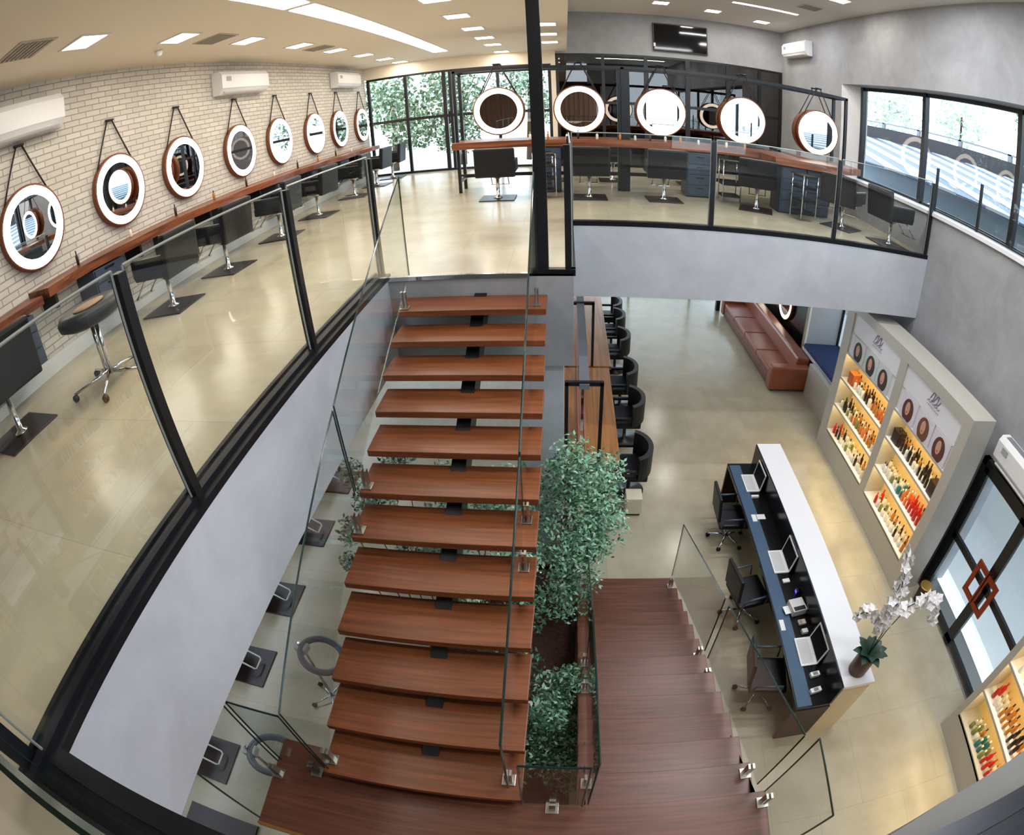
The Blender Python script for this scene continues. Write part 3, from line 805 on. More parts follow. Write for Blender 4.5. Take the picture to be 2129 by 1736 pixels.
dup(tr, (-.38, 9.4, UF), .2, 'black four-tray trolley next to the steel column')

# small things on the island counter
def bottle(name, h, r, mats, prof=None):
    p = prof or [(r*.8, 0), (r, .01), (r, h*.62), (r*.45, h*.72), (r*.4, h*.76)]
    b = B(); b.lathe(p, (0, 0, 0), 10); b.mi = 1; b.lathe([(r*.42, h*.76), (r*.42, h), (r*.2, h)], (0, 0, 0), 8)
    return obj(name, b, mats)
M_amber = mat('amber plastic', (190, 120, 40), .3); M_whitep = mat('pearl plastic', (232, 226, 212), .3); M_dark = mat('dark brown plastic', (44, 26, 22), .3)
M_red = mat('red plastic', (196, 34, 26), .35); M_green = mat('olive green plastic', (120, 130, 60), .35); M_teal = mat('teal plastic', (30, 110, 110), .35); M_gold = mat('golden cap', (200, 160, 80), .25, .6); M_or = mat('orange plastic', (224, 110, 40), .35)
kinds = {}
def kbottle(key):
    if key in kinds: return kinds[key]
    spec = {'amber': (.20, .030, [M_amber, M_dark]), 'pearl': (.19, .032, [M_whitep, M_gold]), 'dark': (.24, .028, [M_dark, M_black]), 'red': (.22, .030, [M_red, M_red]),
            'green': (.18, .03, [M_green, M_whitep]), 'teal': (.17, .036, [M_teal, M_whitep]), 'orange': (.20, .03, [M_or, M_whitep]), 'white': (.17, .03, [M_white, M_black])}[key]
    o = bottle('bottle', *spec); kinds[key] = o; o['_unused'] = 1
    return o
def putb(key, loc, label, group, sc=1.0):
    src = kbottle(key)
    if '_unused' in src.keys():
        del src['_unused']; o = src
    else:
        o = src.copy(); C.objects.link(o)
    o.location = loc; o.scale = (sc, sc, sc)
    tag(o, label.replace('hair-product', {'amber': 'amber-yellow', 'pearl': 'pearl-white', 'dark': 'dark brown', 'red': 'bright red', 'green': 'olive green', 'teal': 'teal', 'orange': 'orange', 'white': 'black-capped white'}[key]), 'bottle', group); return o
rr = random.Random(3)
for i in range(14):
    x = -.6+i*.3+rr.uniform(-.08, .08)
    if abs(x-.26) < .0: continue
    putb(['pearl', 'amber', 'white', 'dark'][i % 4], (x, 10.12+rr.uniform(-.05, .08), 5.302), 'small hair-product bottle standing in the row on the island counter', 'bottles on the island counter', .75)
for i in range(10):
    y = 4.0+i*.98
    putb(['dark', 'pearl', 'dark', 'amber'][i % 4], (-5.14, y, 5.222), 'small hair-product bottle standing against the bricks on the wall counter', 'bottles on the wall counter', .7)

# ============================================================ GROUND FLOOR STATION
def table(label, y0, y1, loc):
    t = thing('station_table', label, 'table', loc)
    obj('tabletop', B().box(-.42, .80 if y0 < 8 else .85, y0, y1, .82, .90, .008), M_table, t, True)
    for yy in (y0+.15, y1-.2):
        obj('trestle', B().box(-.3, -.24, yy, yy+.06, 0, .82).box(.62, .68, yy, yy+.06, 0, .82).box(-.3, .68, yy, yy+.06, .1, .15), M_black, t, True)
    return t
table('near wooden salon table on the ground floor beside the planter', 6.55, 9.55, (.2, 8, 0))
table('far wooden salon table on the ground floor, continuing under the far gallery', 9.62, 13.6, (.2, 11.6, 0))
t = thing('mirror_partition', 'black portal frame with a grey top beam carrying mirrors along the wooden salon tables', 'mirror stand', (.22, 9.8, .9))
b = B()
for y in (6.52, 9.6):
    b.box(-.05, .0, y, y+.06, .90, 2.25).box(.44, .49, y, y+.06, .90, 2.25).box(-.05, .49, y, y+.06, 2.2, 2.26)
obj('portal_frame', b, M_black, t, True)
obj('top_beam', B().box(.15, .29, 6.5, 13.5, 2.16, 2.24), M_grey, t, True)
for i, y in enumerate((7.3, 8.7, 10.5, 11.9)):
    obj('mirror_pane', B().box(.19, .23, y-.35, y+.35, 1.1, 2.1), M_mirror, t, True)
obj('cable_rail', B().box(.16, .18, 6.6, 13.4, .90, .94).box(.26, .28, 6.6, 13.4, .90, .94), mat('dusty pink trim', (170, 110, 110), .5), t, True)
def armchair():
    t = thing('tub_chair', 'x', 'chair')
    obj('seat', B().box(-.26, .26, -.31, .31, .40, .52, .03), M_leather, t)
    b = B()
    n = 12
    pts_o = []; pts_i = []
    for k in range(n+1):
        a = -PI*.42+PI*.84*k/n
        pts_o.append((.0+.34*math.cos(a), .43*math.sin(a))); pts_i.append((.0+.26*math.cos(a), .34*math.sin(a)))
    b.prism(pts_o+pts_i[::-1], .50, .92, 'Z')
    obj('backrest', b, M_leather, t)
    for s in (-1, 1):
        obj('armrest', B().box(-.25, .1, s*.36-.03, s*.36+.03, .62, .67, .01), M_leather, t)
        obj('arm_support', B().box(-.23, -.19, s*.34-.02, s*.34+.02, .42, .62), M_black, t)
    obj('pedestal', B().lathe([(.26, 0), (.26, .015), (.035, .03), (.03, .36), (.12, .40)], (0, 0, 0), 20), M_black, t)
    return t
tc = armchair()
YC = [6.95, 8.45, 9.65, 11.2, 12.4, 13.3]
for i, y in enumerate(YC):
    lb = 'black tub chair on the open side of the wooden salon tables, %s from the planter' % ['first', 'second', 'third', 'fourth', 'fifth', 'sixth'][i]
    if i == 0: tc.location = (1.02, y, 0); tc['label'] = lb; tc['group'] = 'tub chairs at the wooden tables'
    else: dup(tc, (1.06, y, 0), 0, lb)
t = thing('pouf', 'small cream square pouf on the floor by the first tub chair', 'stool', (1.05, 6.42, 0))
obj('cushion', B().box(-.13, .13, -.13, .13, .04, .36, .02), mat('cream leatherette', (214, 206, 180), .5), t)
obj('plinth', B().box(-.11, .11, -.11, .11, 0, .04), M_black, t)
t = thing('step_stool', 'low black stool half hidden by the planter foliage', 'stool', (.55, 6.1, 0))
obj('seat', B().box(-.2, .2, -.15, .15, .36, .42, .01), M_leather, t)
for sx in (-.16, .16):
    for sy in (-.11, .11): obj('leg', B().tube([(sx, sy, 0), (sx*.9, sy*.9, .36)], .012, 6), M_chrome, t)

# ============================================================ SOFA
t = thing('sofa', 'long tan brown leather sofa against the wall under the far gallery', 'sofa', (5.1, 12.6, 0))
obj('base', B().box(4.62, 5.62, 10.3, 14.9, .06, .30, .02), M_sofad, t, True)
n = 4
for i in range(n):
    y0 = 10.55+i*(4.1/n)
    obj('seat_cushion', B().box(4.62, 5.28, y0+.005, y0+4.1/n-.005, .30, .45, .035), M_sofa, t, True)
obj('backrest', B().box(5.26, 5.60, 10.5, 14.7, .28, .78, .06, Matrix.Rotation(.12, 3, 'Y')), M_sofa, t, True)
for y in (10.28, 14.66):
    obj('armrest', B().box(4.58, 5.60, y, y+.26, .06, .62, .045), M_sofa, t, True)
for x in (4.7, 5.5):
    for y in (10.4, 14.8): obj('leg', B().box(x-.03, x+.03, y-.03, y+.03, 0, .06), M_black, t, True)
tag(obj('bench_cushion', B().box(5.68, 6.60, 9.10, 11.10, .80, .90, .02), M_cush), 'navy blue cushion filling the white window bench niche', 'cushion')
t = thing('side_table', 'small black side table at the far end of the brown sofa', 'table', (4.55, 15.2, 0))
obj('tabletop', B().box(4.3, 4.85, 14.98, 15.5, .45, .5), M_black, t, True)
obj('pedestal', B().box(4.5, 4.62, 15.15, 15.3, 0, .45), M_black, t, True)
t = thing('wall_mirror_panel', 'dark glazed wall panel behind the brown sofa', 'panel', (5.82, 12.7, .5))
obj('frame', B().box(5.80, 5.86, 11.45, 15.4, .5, 2.9), mat('near-black panel', (18, 20, 20), .12), t, True)
obj('edge_post', B().box(5.78, 5.86, 11.3, 11.45, 0.0, 3.2), mat('beige post', (150, 138, 112), .6), t, True)
for y, lb in ((12.75, 'round ring-lit mirror behind the near end of the brown sofa'), (14.2, 'round ring-lit mirror behind the far end of the brown sofa')):
    dup(m0, (5.80, y, 1.30), PI/2, lb, 'mirrors behind the sofa')

# ============================================================ RECEPTION DESK
t = thing('reception_desk', 'long reception desk with a raised white counter and black work surface', 'reception desk', (2.97, 4.5, 0))
obj('counter_top', B().box(2.985, 3.395, 2.33, 6.66, 1.10, 1.155, .004), M_counter, t, True)
obj('front_panel', B().box(3.0, 3.38, 2.35, 6.64, 0, 1.10), mat('cream laminate', (208, 194, 164), .4), t, True)
obj('back_panel', B().box(2.97, 3.0, 2.34, 6.65, .78, 1.15), M_deskblk, t, True)
obj('work_surface', B().box(2.55, 2.98, 2.34, 6.65, .73, .78, .004), M_deskblk, t, True)
obj('painted_reflection', B().box(2.57, 2.75, 2.36, 6.6, .78, .783), M_deskrefl, t, True)  # window reflection painted on the black worktop as a blue-grey strip
for yy in (2.33, 6.6): obj('end_panel', B().box(2.55, 3.0, yy, yy+.04, 0, .73), M_deskbrn, t, True)
obj('cable_tray', B().box(2.85, 2.99, 2.4, 6.6, .3, .7), M_deskblk, t, True)
def laptop(x, y, label, first=None, w=.40):
    if first is None:
        t = thing('laptop', label, 'laptop', (x, y, .784), 0, 'open laptops on the reception desk')
        obj('keyboard_base', B().box(-.12, .09, -w/2, w/2, 0, .02, .003), M_plast, t)
        obj('keys', B().box(-.10, .05, -w/2+.03, w/2-.03, .02, .023), mat('pale grey keys', (196, 196, 198), .5), t)
        b = B().box(-.006, .006, -w/2, w/2, 0, .29, .002)
        l = obj('lid', b, M_white, t); l.location = (.095, 0, .015); l.rotation_euler = (0, .12, 0)
        s = obj('screen', B().box(-.0085, -.006, -w/2+.022, w/2-.022, .02, .268), mat('dark laptop screen', (8, 9, 12), .7, spec=.1), l)
        return t
    return dup(first, (x, y, .784), 0, label)
lp = laptop(2.82, 6.14, 'open white laptop nearest the far end of the reception desk')
laptop(2.83, 4.52, 'open white laptop in the middle of the reception desk', lp)
laptop(2.84, 3.08, 'open white laptop nearest the vase end of the reception desk', lp)
M_pr = mat('light grey plastic', (196, 194, 196), .4)
def deskthing(name, label, cat, x, y, sx, sy, h, m, rz=0, extra=None, grp=None):
    t = thing(name, label, cat, (x, y, .783), rz, grp)
    obj('body', B().box(-sx/2, sx/2, -sy/2, sy/2, 0, h, .006), m, t)
    if extra: extra(t)
    return t
deskthing('receipt_printer', 'grey printer with a paper slot between two laptops on the reception desk', 'printer', 2.86, 3.72, .20, .20, .10, M_pr, .15, lambda t: (obj('paper_slot', B().box(-.08, .08, -.09, -.03, .10, .104), M_black, t), obj('paper', B().box(-.18, -.10, -.06, .06, .03, .035), M_white, t)))
deskthing('card_terminal', 'beige card terminal just below the grey printer on the reception desk', 'card terminal', 2.88, 3.50, .10, .07, .04, mat('beige plastic', (186, 172, 156), .5), .1, lambda t: obj('keypad', B().box(-.04, .0, -.025, .025, .04, .044), M_grey, t))
deskthing('card_terminal', 'small silver card terminal beside the nearest laptop', 'card terminal', 2.88, 3.36, .08, .06, .05, M_pr, .1)
deskthing('telephone', 'white telephone handset beyond the vase-end laptop', 'telephone', 2.86, 2.74, .12, .06, .05, M_plast, .1, lambda t: obj('keypad', B().box(-.03, .03, -.02, .02, .05, .054), M_grey, t))
deskthing('telephone', 'white telephone handset near the end of the reception desk', 'telephone', 2.82, 2.53, .14, .06, .05, M_plast, .15, lambda t: obj('keypad', B().box(-.03, .03, -.02, .02, .05, .054), M_grey, t))
deskthing('stapler', 'white stapler just past the farthest laptop', 'stapler', 2.80, 5.82, .12, .04, .04, M_plast)
deskthing('mouse', 'white mouse below the middle laptop', 'mouse', 2.84, 4.18, .10, .06, .03, M_plast, .1)
for x, y, sx, sy, rz, lb in ((2.68, 5.38, .07, .14, .2, 'narrow white note slip on the far half of the desk'), (2.79, 5.40, .13, .10, 0, 'white framed note card beside the narrow slip'), (2.62, 3.5, .06, .16, .1, 'white paper slip on the blue-grey reflection strip beside the printer')):
    tag(obj('note_card', B().box(x-sx/2, x+sx/2, y-sy/2, y+sy/2, .784, .789), M_white), lb, 'paper', 'papers on the reception desk')
deskthing('charger', 'small device with a violet lit face against the black desk back', 'device', 2.94, 3.98, .03, .07, .06, M_black, 0, lambda t: obj('lit_face', B().box(-.018, -.0152, -.025, .025, .01, .05), emat('violet light', (90, 60, 230), 2.0), t))
# office chairs
def officechair():
    t = thing('office_chair', 'x', 'office chair')
    b = B(); starbase(b, .29, 5, .08, .35, .014); b.lathe([(.025, .08), (.025, .42)], (0, 0, 0), 10)
    obj('star_base', b, M_chrome, t); casters(t, .29, 5, .35)
    obj('seat', B().box(-.24, .24, -.24, .24, .43, .51, .03), M_leather, t)
    obj('backrest', B().box(-.31, -.26, -.22, .22, .56, 1.0, .02, Matrix.Rotation(-.12, 3, 'Y')), M_leather, t)
    for s in (-1, 1): obj('armrest', B().tube([(-.22, s*.26, .50), (-.2, s*.28, .66), (.12, s*.28, .68), (.14, s*.26, .50)], .016, 6), M_leather2, t)
    return t
oc = officechair(); oc.location = (2.48, 5.75, 0); oc['label'] = 'black office chair at the far end of the reception desk'; oc['group'] = 'office chairs behind the reception desk'
dup(oc, (2.42, 4.30, 0), .2, 'black office chair in the middle of the reception desk')
dup(oc, (2.42, 3.0, 0), -.15, 'black office chair at the near end of the reception desk')

# vase with orchids on the counter
t = thing('vase', 'ribbed brown cylinder vase at the near end of the white counter', 'vase', (3.2, 2.52, 1.156))
b = B(); pr = []
for i in range(15): pr.append((.108+.005*(i % 2), i*.022))
b.lathe([(.095, 0)]+pr+[(.09, .31), (.09, .22), (.01, .2)], (0, 0, 0), 28)
obj('pot', b, M_vase, t)
def leafblade(b, p0, dirv, L, wd, droop=.3, seg=5):
    d = Vector(dirv).normalized(); side = d.cross(Vector((0, 0, 1))).normalized()
    prev = None
    for i in range(seg+1):
        s = i/seg; p = Vector(p0)+d*L*s+Vector((0, 0, -droop*L*s*s)); ww = wd*math.sin(PI*(.12+.88*s))*.5+.002
        a = b.bm.verts.new(p-side*ww); c = b.bm.verts.new(p+side*ww)
        if prev:
            f = b.bm.faces.new((prev[0], prev[1], c, a)); f.smooth = True; f.material_index = b.mi
        prev = (a, c)
t = thing('orchid', 'white orchid sprays with dark leaves arching out of the brown vase', 'flowers', (3.2, 2.52, 1.40))
b = B(); r_ = random.Random(4)
for k in range(13):
    a = 2*PI*k/13; leafblade(b, (0, 0, .05), (math.cos(a), math.sin(a), .9+.5*(k % 2)), .30, .12, .45)
obj('leaves', b, mat('deep green orchid leaf', (28, 58, 42), .4), t)
paths = [[(0, 0, .05), (-.02, .05, .35), (-.08, .12, .55), (-.20, .20, .62), (-.30, .22, .50)],
         [(0, 0, .05), (.02, .04, .5), (.0, .10, .85), (-.02, .2, 1.15), (-.02, .3, 1.32)],
         [(0, 0, .05), (.04, .02, .45), (.12, .02, .8), (.28, -.02, .98), (.45, -.06, .86), (.52, -.10, .62)],
         [(0, 0, .05), (-.03, .05, .4), (-.05, .10, .7), (-.03, .16, 1.0)]]
for P in paths: obj('stem', B().tube(P, .006, 5), M_leaf2, t)
def bloom(b, c, r, rnd):
    ax = Vector((rnd.uniform(-1, 1), rnd.uniform(-1, 0), rnd.uniform(-.2, 1))).normalized()
    u = ax.orthogonal().normalized(); v = ax.cross(u)
    for k in range(5):
        a = 2*PI*k/5; d = u*math.cos(a)+v*math.sin(a); s = ax.cross(d)
        p = [c, c+d*r*.6+s*r*.42+ax*r*.1, c+d*r, c+d*r*.6-s*r*.42+ax*r*.1]
        f = b.bm.faces.new([b.bm.verts.new(q) for q in p]); f.material_index = b.mi
for P in paths:
    b = B(); m = len(P)
    for i in range(34):
        s = .35+.65*i/34; q = s*(m-1); k = min(int(q), m-2); c = Vector(P[k]).lerp(Vector(P[k+1]), q-k)
        bloom(b, c+Vector([r_.uniform(-.04, .04) for _ in range(3)]), .062, r_)
    obj('blossom_spray', b, M_petal, t)

# ============================================================ DISPLAY CABINETS
def cabinet(label, y0, y1, z1, bays, levels, header, loc, xf=5.10, xb=5.86, plinth=.46):
    t = thing('display_cabinet', label, 'display cabinet', loc)
    b = B()
    b.box(xf, xb, y0, y1, 0, plinth)                # plinth
    b.box(xf, xb, y0, bays[0][0], plinth, z1)       # near side
    b.box(xf, xb, bays[-1][1], y1, plinth, z1)
    for i in range(len(bays)-1): b.box(xf, xb, bays[i][1], bays[i+1][0], plinth, z1)
    for a, c in bays: b.box(xf, xb, a, c, header, z1)
    obj('carcass', b, M_cab, t, True)
    obj('back_panel', B().box(xf+.38, xf+.40, y0+.05, y1-.05, plinth, levels[-1]), M_cabin, t, True)
    for (a, c) in bays:
        for i, z in enumerate(levels):
            obj('shelf', B().box(xf+.01, xf+.38, a, c, z-.035, z), M_white, t, True)
            obj('shelf_front', B().box(xf, xf+.01, a, c, z-.035, z), M_cab, t, True)
            if i > 0: obj('shelf_light', B().box(xf+.05, xf+.11, a+.05, c-.05, z-.047, z-.036), M_shelflight, t, True)
        obj('header_board', B().box(xf+.03, xf+.38, a, c, levels[-1], header), mat('white header board', (222, 222, 230), .4), t, True)
        obj('header_trim', B().box(xf+.02, xf+.03, a, c, levels[-1]+.38, levels[-1]+.395), M_cab, t, True)
    return t
BA = (6.42, 8.12); BB = (4.62, 6.22)
LV = [.48, 1.06, 1.62, 2.14]
cb = cabinet('tall warm-grey display cabinet with two lit bays of hair products beside the entrance door', 4.42, 8.4, 3.07, [BB, BA], LV, 2.90, (5.35, 6.3, 0), xb=5.58)
# portrait posters and sketched logo on the header boards
M_skin = mat('portrait skin tone', (196, 148, 126), .6); M_lip = mat('portrait lips', (170, 52, 56), .6)
def poster(par, y, hair, bgc, zc=2.325):
    b = B(); b.box(5.112, 5.128, y-.225, y+.225, zc-.18, zc+.20)
    p = obj('portrait_poster', b, mat('portrait backing', bgc, .5), par, True)
    def ell(cy, cz, ry, rz, d, m, nm):
        q = B().prism([(cy+ry*math.cos(a*PI/12), cz+rz*math.sin(a*PI/12)) for a in range(24)], d-.002, d+.002, 'X')
        obj(nm, q, m, p, True)
    mh = mat('portrait hair', hair, .6)
    ell(y, zc-.03, .15, .185, 5.109, mh, 'printed_hair'); ell(y+.01, zc+.0, .06, .105, 5.105, M_skin, 'printed_face'); ell(y+.01, zc-.055, .020, .008, 5.102, M_lip, 'printed_lips')
for y, h in ((7.75, (30, 34, 30)), (7.25, (40, 36, 30)), (6.78, (52, 38, 30))): poster(cb, y, h, (200, 206, 208))
for y, h in ((5.88, (84, 34, 40)), (5.38, (110, 66, 44)), (4.9, (92, 44, 38))): poster(cb, y, h, (214, 208, 222))
def logo(par, y, z):
    # grey-violet scripted monogram over two short text lines, as on the board
    b = B(); X = 5.122
    def st(pts, r=.007): b.tube([(X, y-a*1.25, z+.02+c*1.1) for a, c in pts], r, 4)
    st([(-.10, .02), (-.06, .12), (-.02, .14), (-.03, .04), (-.07, .0), (-.02, .02), (.03, .12), (.06, .14), (.05, .03), (.02, .0), (.08, .03), (.11, .09)])
    st([(-.14, -.03), (-.11, .0), (-.08, -.03), (-.05, .0), (-.02, -.03), (.01, 0), (.04, -.03), (.07, 0), (.10, -.03), (.13, 0)], .005)
    for k in range(9): st([(-.13+k*.031, -.075), (-.115+k*.031, -.06)], .0045)
    obj('logo_lettering', b, mat('grey violet lettering', (128, 112, 142), .5), par, True)
logo(cb, 7.2, 2.70); logo(cb, 5.35, 2.72)
cb2 = cabinet('warm-grey display cabinet with two lit bays on the near side of the entrance door', -1.6, 1.96, 2.35, [(-1.4, .1), (.25, 1.86)], [.44, 1.02, 1.60, 2.1], 2.2, (5.48, .2, 0))
def fill(bay, z, keyseq, label, group, n, xf=5.10, rows=2):
    a, c = bay; rnd = random.Random(int(z*100+a*10))
    for i in range(n):
        f = (i+.5)/n; y = c-.10-(c-a-.2)*f
        key = keyseq[min(len(keyseq)-1, int(f*len(keyseq)))]
        if key is None: continue
        for r in range(rows):
            putb(key if r == 0 or rnd.random() < .7 else rnd.choice(['pearl', 'amber']), (xf+.10+r*.14+rnd.uniform(-.01, .01), y+rnd.uniform(-.012, .012), z+.001), label, group, rnd.uniform(.85, 1.15))
A_, B_ = BA, BB
fill(A_, LV[0], ['red', 'dark', 'pearl', 'white', 'green', 'pearl', 'white', 'dark', 'pearl', 'pearl'], 'hair-product bottle on the bottom shelf of the far lit bay', 'bottles on the bottom shelf of the far bay', 13)
fill(A_, LV[1], ['pearl', 'dark', 'green', 'pearl', 'amber', 'green', 'amber', 'orange', 'amber', 'amber', 'pearl'], 'hair-product bottle on the middle shelf of the far lit bay', 'bottles on the middle shelf of the far bay', 15)
fill(A_, LV[2], [None, 'amber', 'pearl', 'white', 'pearl', 'dark', 'pearl', 'amber', 'amber', 'orange'], 'hair-product bottle on the top shelf of the far lit bay', 'bottles on the top shelf of the far bay', 15)
fill(B_, LV[0], [None, 'red', 'pearl', 'green', 'white', 'pearl', 'white', 'dark', 'pearl', 'white', 'amber'], 'hair-product bottle on the bottom shelf of the near lit bay', 'bottles on the bottom shelf of the near bay', 12)
fill(B_, LV[1], ['white', 'pearl', 'green', 'white', 'teal', 'orange', 'red', 'red', 'red'], 'hair-product bottle on the middle shelf of the near lit bay', 'bottles on the middle shelf of the near bay', 16)
fill(B_, LV[2], ['dark', 'dark', 'dark', 'white', 'dark', 'pearl', 'dark', 'dark', 'dark', 'pearl'], 'hair-product bottle on the top shelf of the near lit bay', 'bottles on the top shelf of the near bay', 16)
fill((.25, 1.86), .44, [None, 'green', 'pearl', 'teal', 'green', 'red', 'red', 'red', 'red', 'orange'], 'hair-product bottle on the bottom shelf of the small cabinet past the door', 'bottles on the bottom shelf of the near cabinet', 15)
fill((.25, 1.86), 1.02, ['red', 'pearl', 'amber', 'amber', 'amber', 'dark', 'dark', 'red', 'teal', 'white'], 'hair-product bottle on the second shelf of the small cabinet past the door', 'bottles on the second shelf of the near cabinet', 15)
fill((.25, 1.86), 1.60, ['white', 'white', 'pearl', 'amber', 'pearl'], 'hair-product bottle on the third shelf of the small cabinet past the door', 'bottles on the third shelf of the near cabinet', 8, rows=1)
# product boxes
for i, (y, z, m, lb) in enumerate([(7.85, LV[2], mat('orange carton', (190, 96, 34), .6), 'orange product carton at the far end of the top shelf'), (6.02, LV[2], M_dark, 'black product carton at the far end of the near bay top shelf'), (4.75, LV[2], M_dark, 'tall black product carton at the door end of the top shelf')]):
    t = thing('product_box', lb, 'carton', (5.24, y, z+.001))
    obj('carton', B().box(-.08, .08, -.1, .1, 0, .22, .003), m, t)
    obj('lid_flap', B().box(-.082, .082, -.102, .102, .19, .222), m, t)
# dark wall fitting next to the cabinet plinth
t = thing('door_stop_bin', 'small dark brown umbrella bin standing between the display cabinet and the entrance door', 'bin', (5.55, 4.15, 0))
obj('bin_body', B().lathe([(.09, 0), (.11, .32), (.10, .32), (.08, .02)], (0, 0, 0), 18), M_deskbrn, t)
obj('rim', B().lathe([(.11, .31), (.116, .32), (.116, .335), (.10, .335)], (0, 0, 0), 18), M_gold, t)

# ============================================================ PLANTER
t = thing('planter_box', 'long dark planter box with bark mulch between the two stair flights', 'planter', (-.7, 3, 0))
b = B().box(-1.55, .16, 1.1, 1.15, 0, .42).box(-1.55, .16, 4.85, 4.9, 0, .42).box(-1.55, -1.5, 1.1, 4.9, 0, .42).box(.11, .16, 1.1, 4.9, 0, .42)
obj('wall', b, M_deskbrn, t, True)
obj('mulch', B().box(-1.5, .11, 1.15, 4.85, 0, .36), M_soil, t, True)
def plant(label, base, blobs, n, lsize, mats, stems=7, name='bush', group=None, rnd=None, cat='plant'):
    rnd = rnd or random.Random(len(label)); t = thing(name, label, cat, base, 0, group)
    bx, by, bz = base
    b = B()
    ctr = []
    for (x, y, z, r) in blobs: ctr.append(Vector((x-bx, y-by, z-bz)))
    for k in range(stems):
        c = ctr[k % len(ctr)]; a = rnd.uniform(0, 6.28); p0 = Vector((math.cos(a)*.07, math.sin(a)*.07, 0))
        mid = p0.lerp(c, .5)+Vector((rnd.uniform(-.06, .06), rnd.uniform(-.06, .06), .08))
        b.tube([p0, mid, c+Vector((rnd.uniform(-.1, .1), rnd.uniform(-.1, .1), .1))], .009, 5, r1=.004)
    obj('stem', b, M_bark, t)
    b = B(); tot = sum(q[3]**2 for q in blobs)
    for (x, y, z, r), c in zip(blobs, ctr):
        for i in range(int(n*r*r/tot)):
            d = Vector((rnd.gauss(0, 1), rnd.gauss(0, 1), rnd.gauss(0, 1))).normalized()*r*(rnd.random()**.45)
            p = c+Vector((d.x, d.y, d.z*1.0)); s = lsize*rnd.uniform(.6, 1.25)
            u = Vector((rnd.uniform(-1, 1), rnd.uniform(-1, 1), rnd.uniform(-.8, .5))).normalized(); v = u.cross(Vector((rnd.uniform(-.5, .5), rnd.uniform(-.5, .5), 1))).normalized()
            b.mi = 0 if rnd.random() < .55 else (1 if rnd.random() < .6 else 2)
            q = [p-u*s*.5, p+v*s*.22, p+u*s*.5, p-v*s*.22]
            f = b.bm.faces.new([b.bm.verts.new(w_) for w_ in q]); f.material_index = b.mi
    obj('foliage', b, mats, t)
    return t
GL = [M_leaf1, M_leaf2, M_leaf3]
plant('tall feathery green bush rising from the planter beside the open treads', (0.0, 4.35, .36),
      [(.05, 4.45, 2.55, .26), (.12, 4.5, 2.2, .36), (.30, 4.5, 1.9, .38), (.36, 4.5, 1.5, .40), (.05, 4.2, 1.6, .42), (.08, 4.1, 1.15, .38), (.30, 4.65, 1.15, .30), (-.1, 4.6, 2.0, .34), (.42, 4.85, 2.05, .28), (.02, 3.95, .8, .26)], 7000, .062, GL, 9, 'bush', rnd=random.Random(11))
plant('low bushy fern with pale tips at the near end of the planter', (0.0, 2.3, .36),
      [(.0, 2.55, 1.15, .26), (.04, 2.3, 1.0, .30), (.08, 2.05, .85, .30), (.10, 1.8, .80, .26), (-.1, 2.2, 1.35, .2), (.12, 2.6, 1.3, .16), (-.25, 2.0, .8, .3)], 4200, .058, [M_leaf2, M_leaf1, M_leaf3], 8, 'fern', rnd=random.Random(12))
plant('leafy bush spreading under the upper treads of the open staircase', (-.9, 4.2, .36),
      [(-.5, 4.4, 1.7, .35), (-.9, 4.4, 1.8, .38), (-1.3, 4.3, 1.7, .35), (-.6, 4.2, 2.3, .3), (-1.2, 4.3, 2.3, .28), (-.5, 3.6, 1.9, .3), (-1.1, 3.7, 2.1, .3)], 4800, .06, GL, 7, 'bush', rnd=random.Random(13))
plant('leafy bush leaning out on the left side below the open treads', (-1.35, 3.3, .36),
      [(-1.4, 3.7, 1.9, .34), (-1.95, 3.95, 2.3, .26), (-2.25, 4.15, 2.5, .17), (-2.15, 3.65, 2.15, .18), (-1.0, 3.3, 1.7, .3), (-2.12, 3.35, 2.0, .12), (-1.75, 4.3, 2.6, .2)], 3400, .06, [M_leaf3, M_leaf2, M_leaf1], 7, 'bush', rnd=random.Random(14))
plant('dark low groundcover plant in the middle of the planter under the treads', (-.7, 2.7, .36),
      [(-.5, 2.9, .9, .35), (-.9, 2.6, .9, .35), (-.45, 2.3, .8, .3), (-.8, 3.2, 1.2, .3), (-.4, 3.3, 1.5, .3), (-.45, 1.8, .8, .25)], 3000, .06, [M_leaf2, M_leaf2, M_leaf1], 6, 'fern', rnd=random.Random(15))

# ============================================================ HAIR PROCESSORS (RINGS) AND WASH CHAIRS
def processor(label, loc, rz, tilt):
    t = thing('hair_processor', label, 'hair processor', loc, rz, 'ring hair processors')
    b = B(); starbase(b, .27, 5, .07, .2, .012); b.tube([(0, 0, .07), (0, 0, 1.15)], .017, 8)
    obj('stand', b, M_chrome, t); casters(t, .27, 5, .2)
    b = B(); R = .24; pts = []
    for k in range(28):
        a = 2*PI*k/28; v = Vector((R*math.cos(a)+R, R*.85*math.sin(a), 0)); v.rotate(Matrix.Rotation(tilt, 3, 'Y')); pts.append((v.x, v.y, v.z+1.2))
    b.tube(pts, .038, 8, True)
    o = obj('heating_ring', b, mat('smoked grey ring', (104, 112, 124), .25), t)
    obj('control_head', B().box(-.08, .06, -.06, .06, 1.12, 1.22, .02), M_pr, t)
    obj('knob', B().lathe([(.02, 1.22), (.022, 1.25), (.01, 1.26)], (-.03, 0, 0), 12), M_chrome, t)
    return t
processor('grey ring hair processor on a stand left of the middle treads', (-2.72, 2.72, 0), -.15, .25)
processor('grey ring hair processor on a stand behind the left end of the half landing', (-2.86, 1.36, 0), .1, .1)
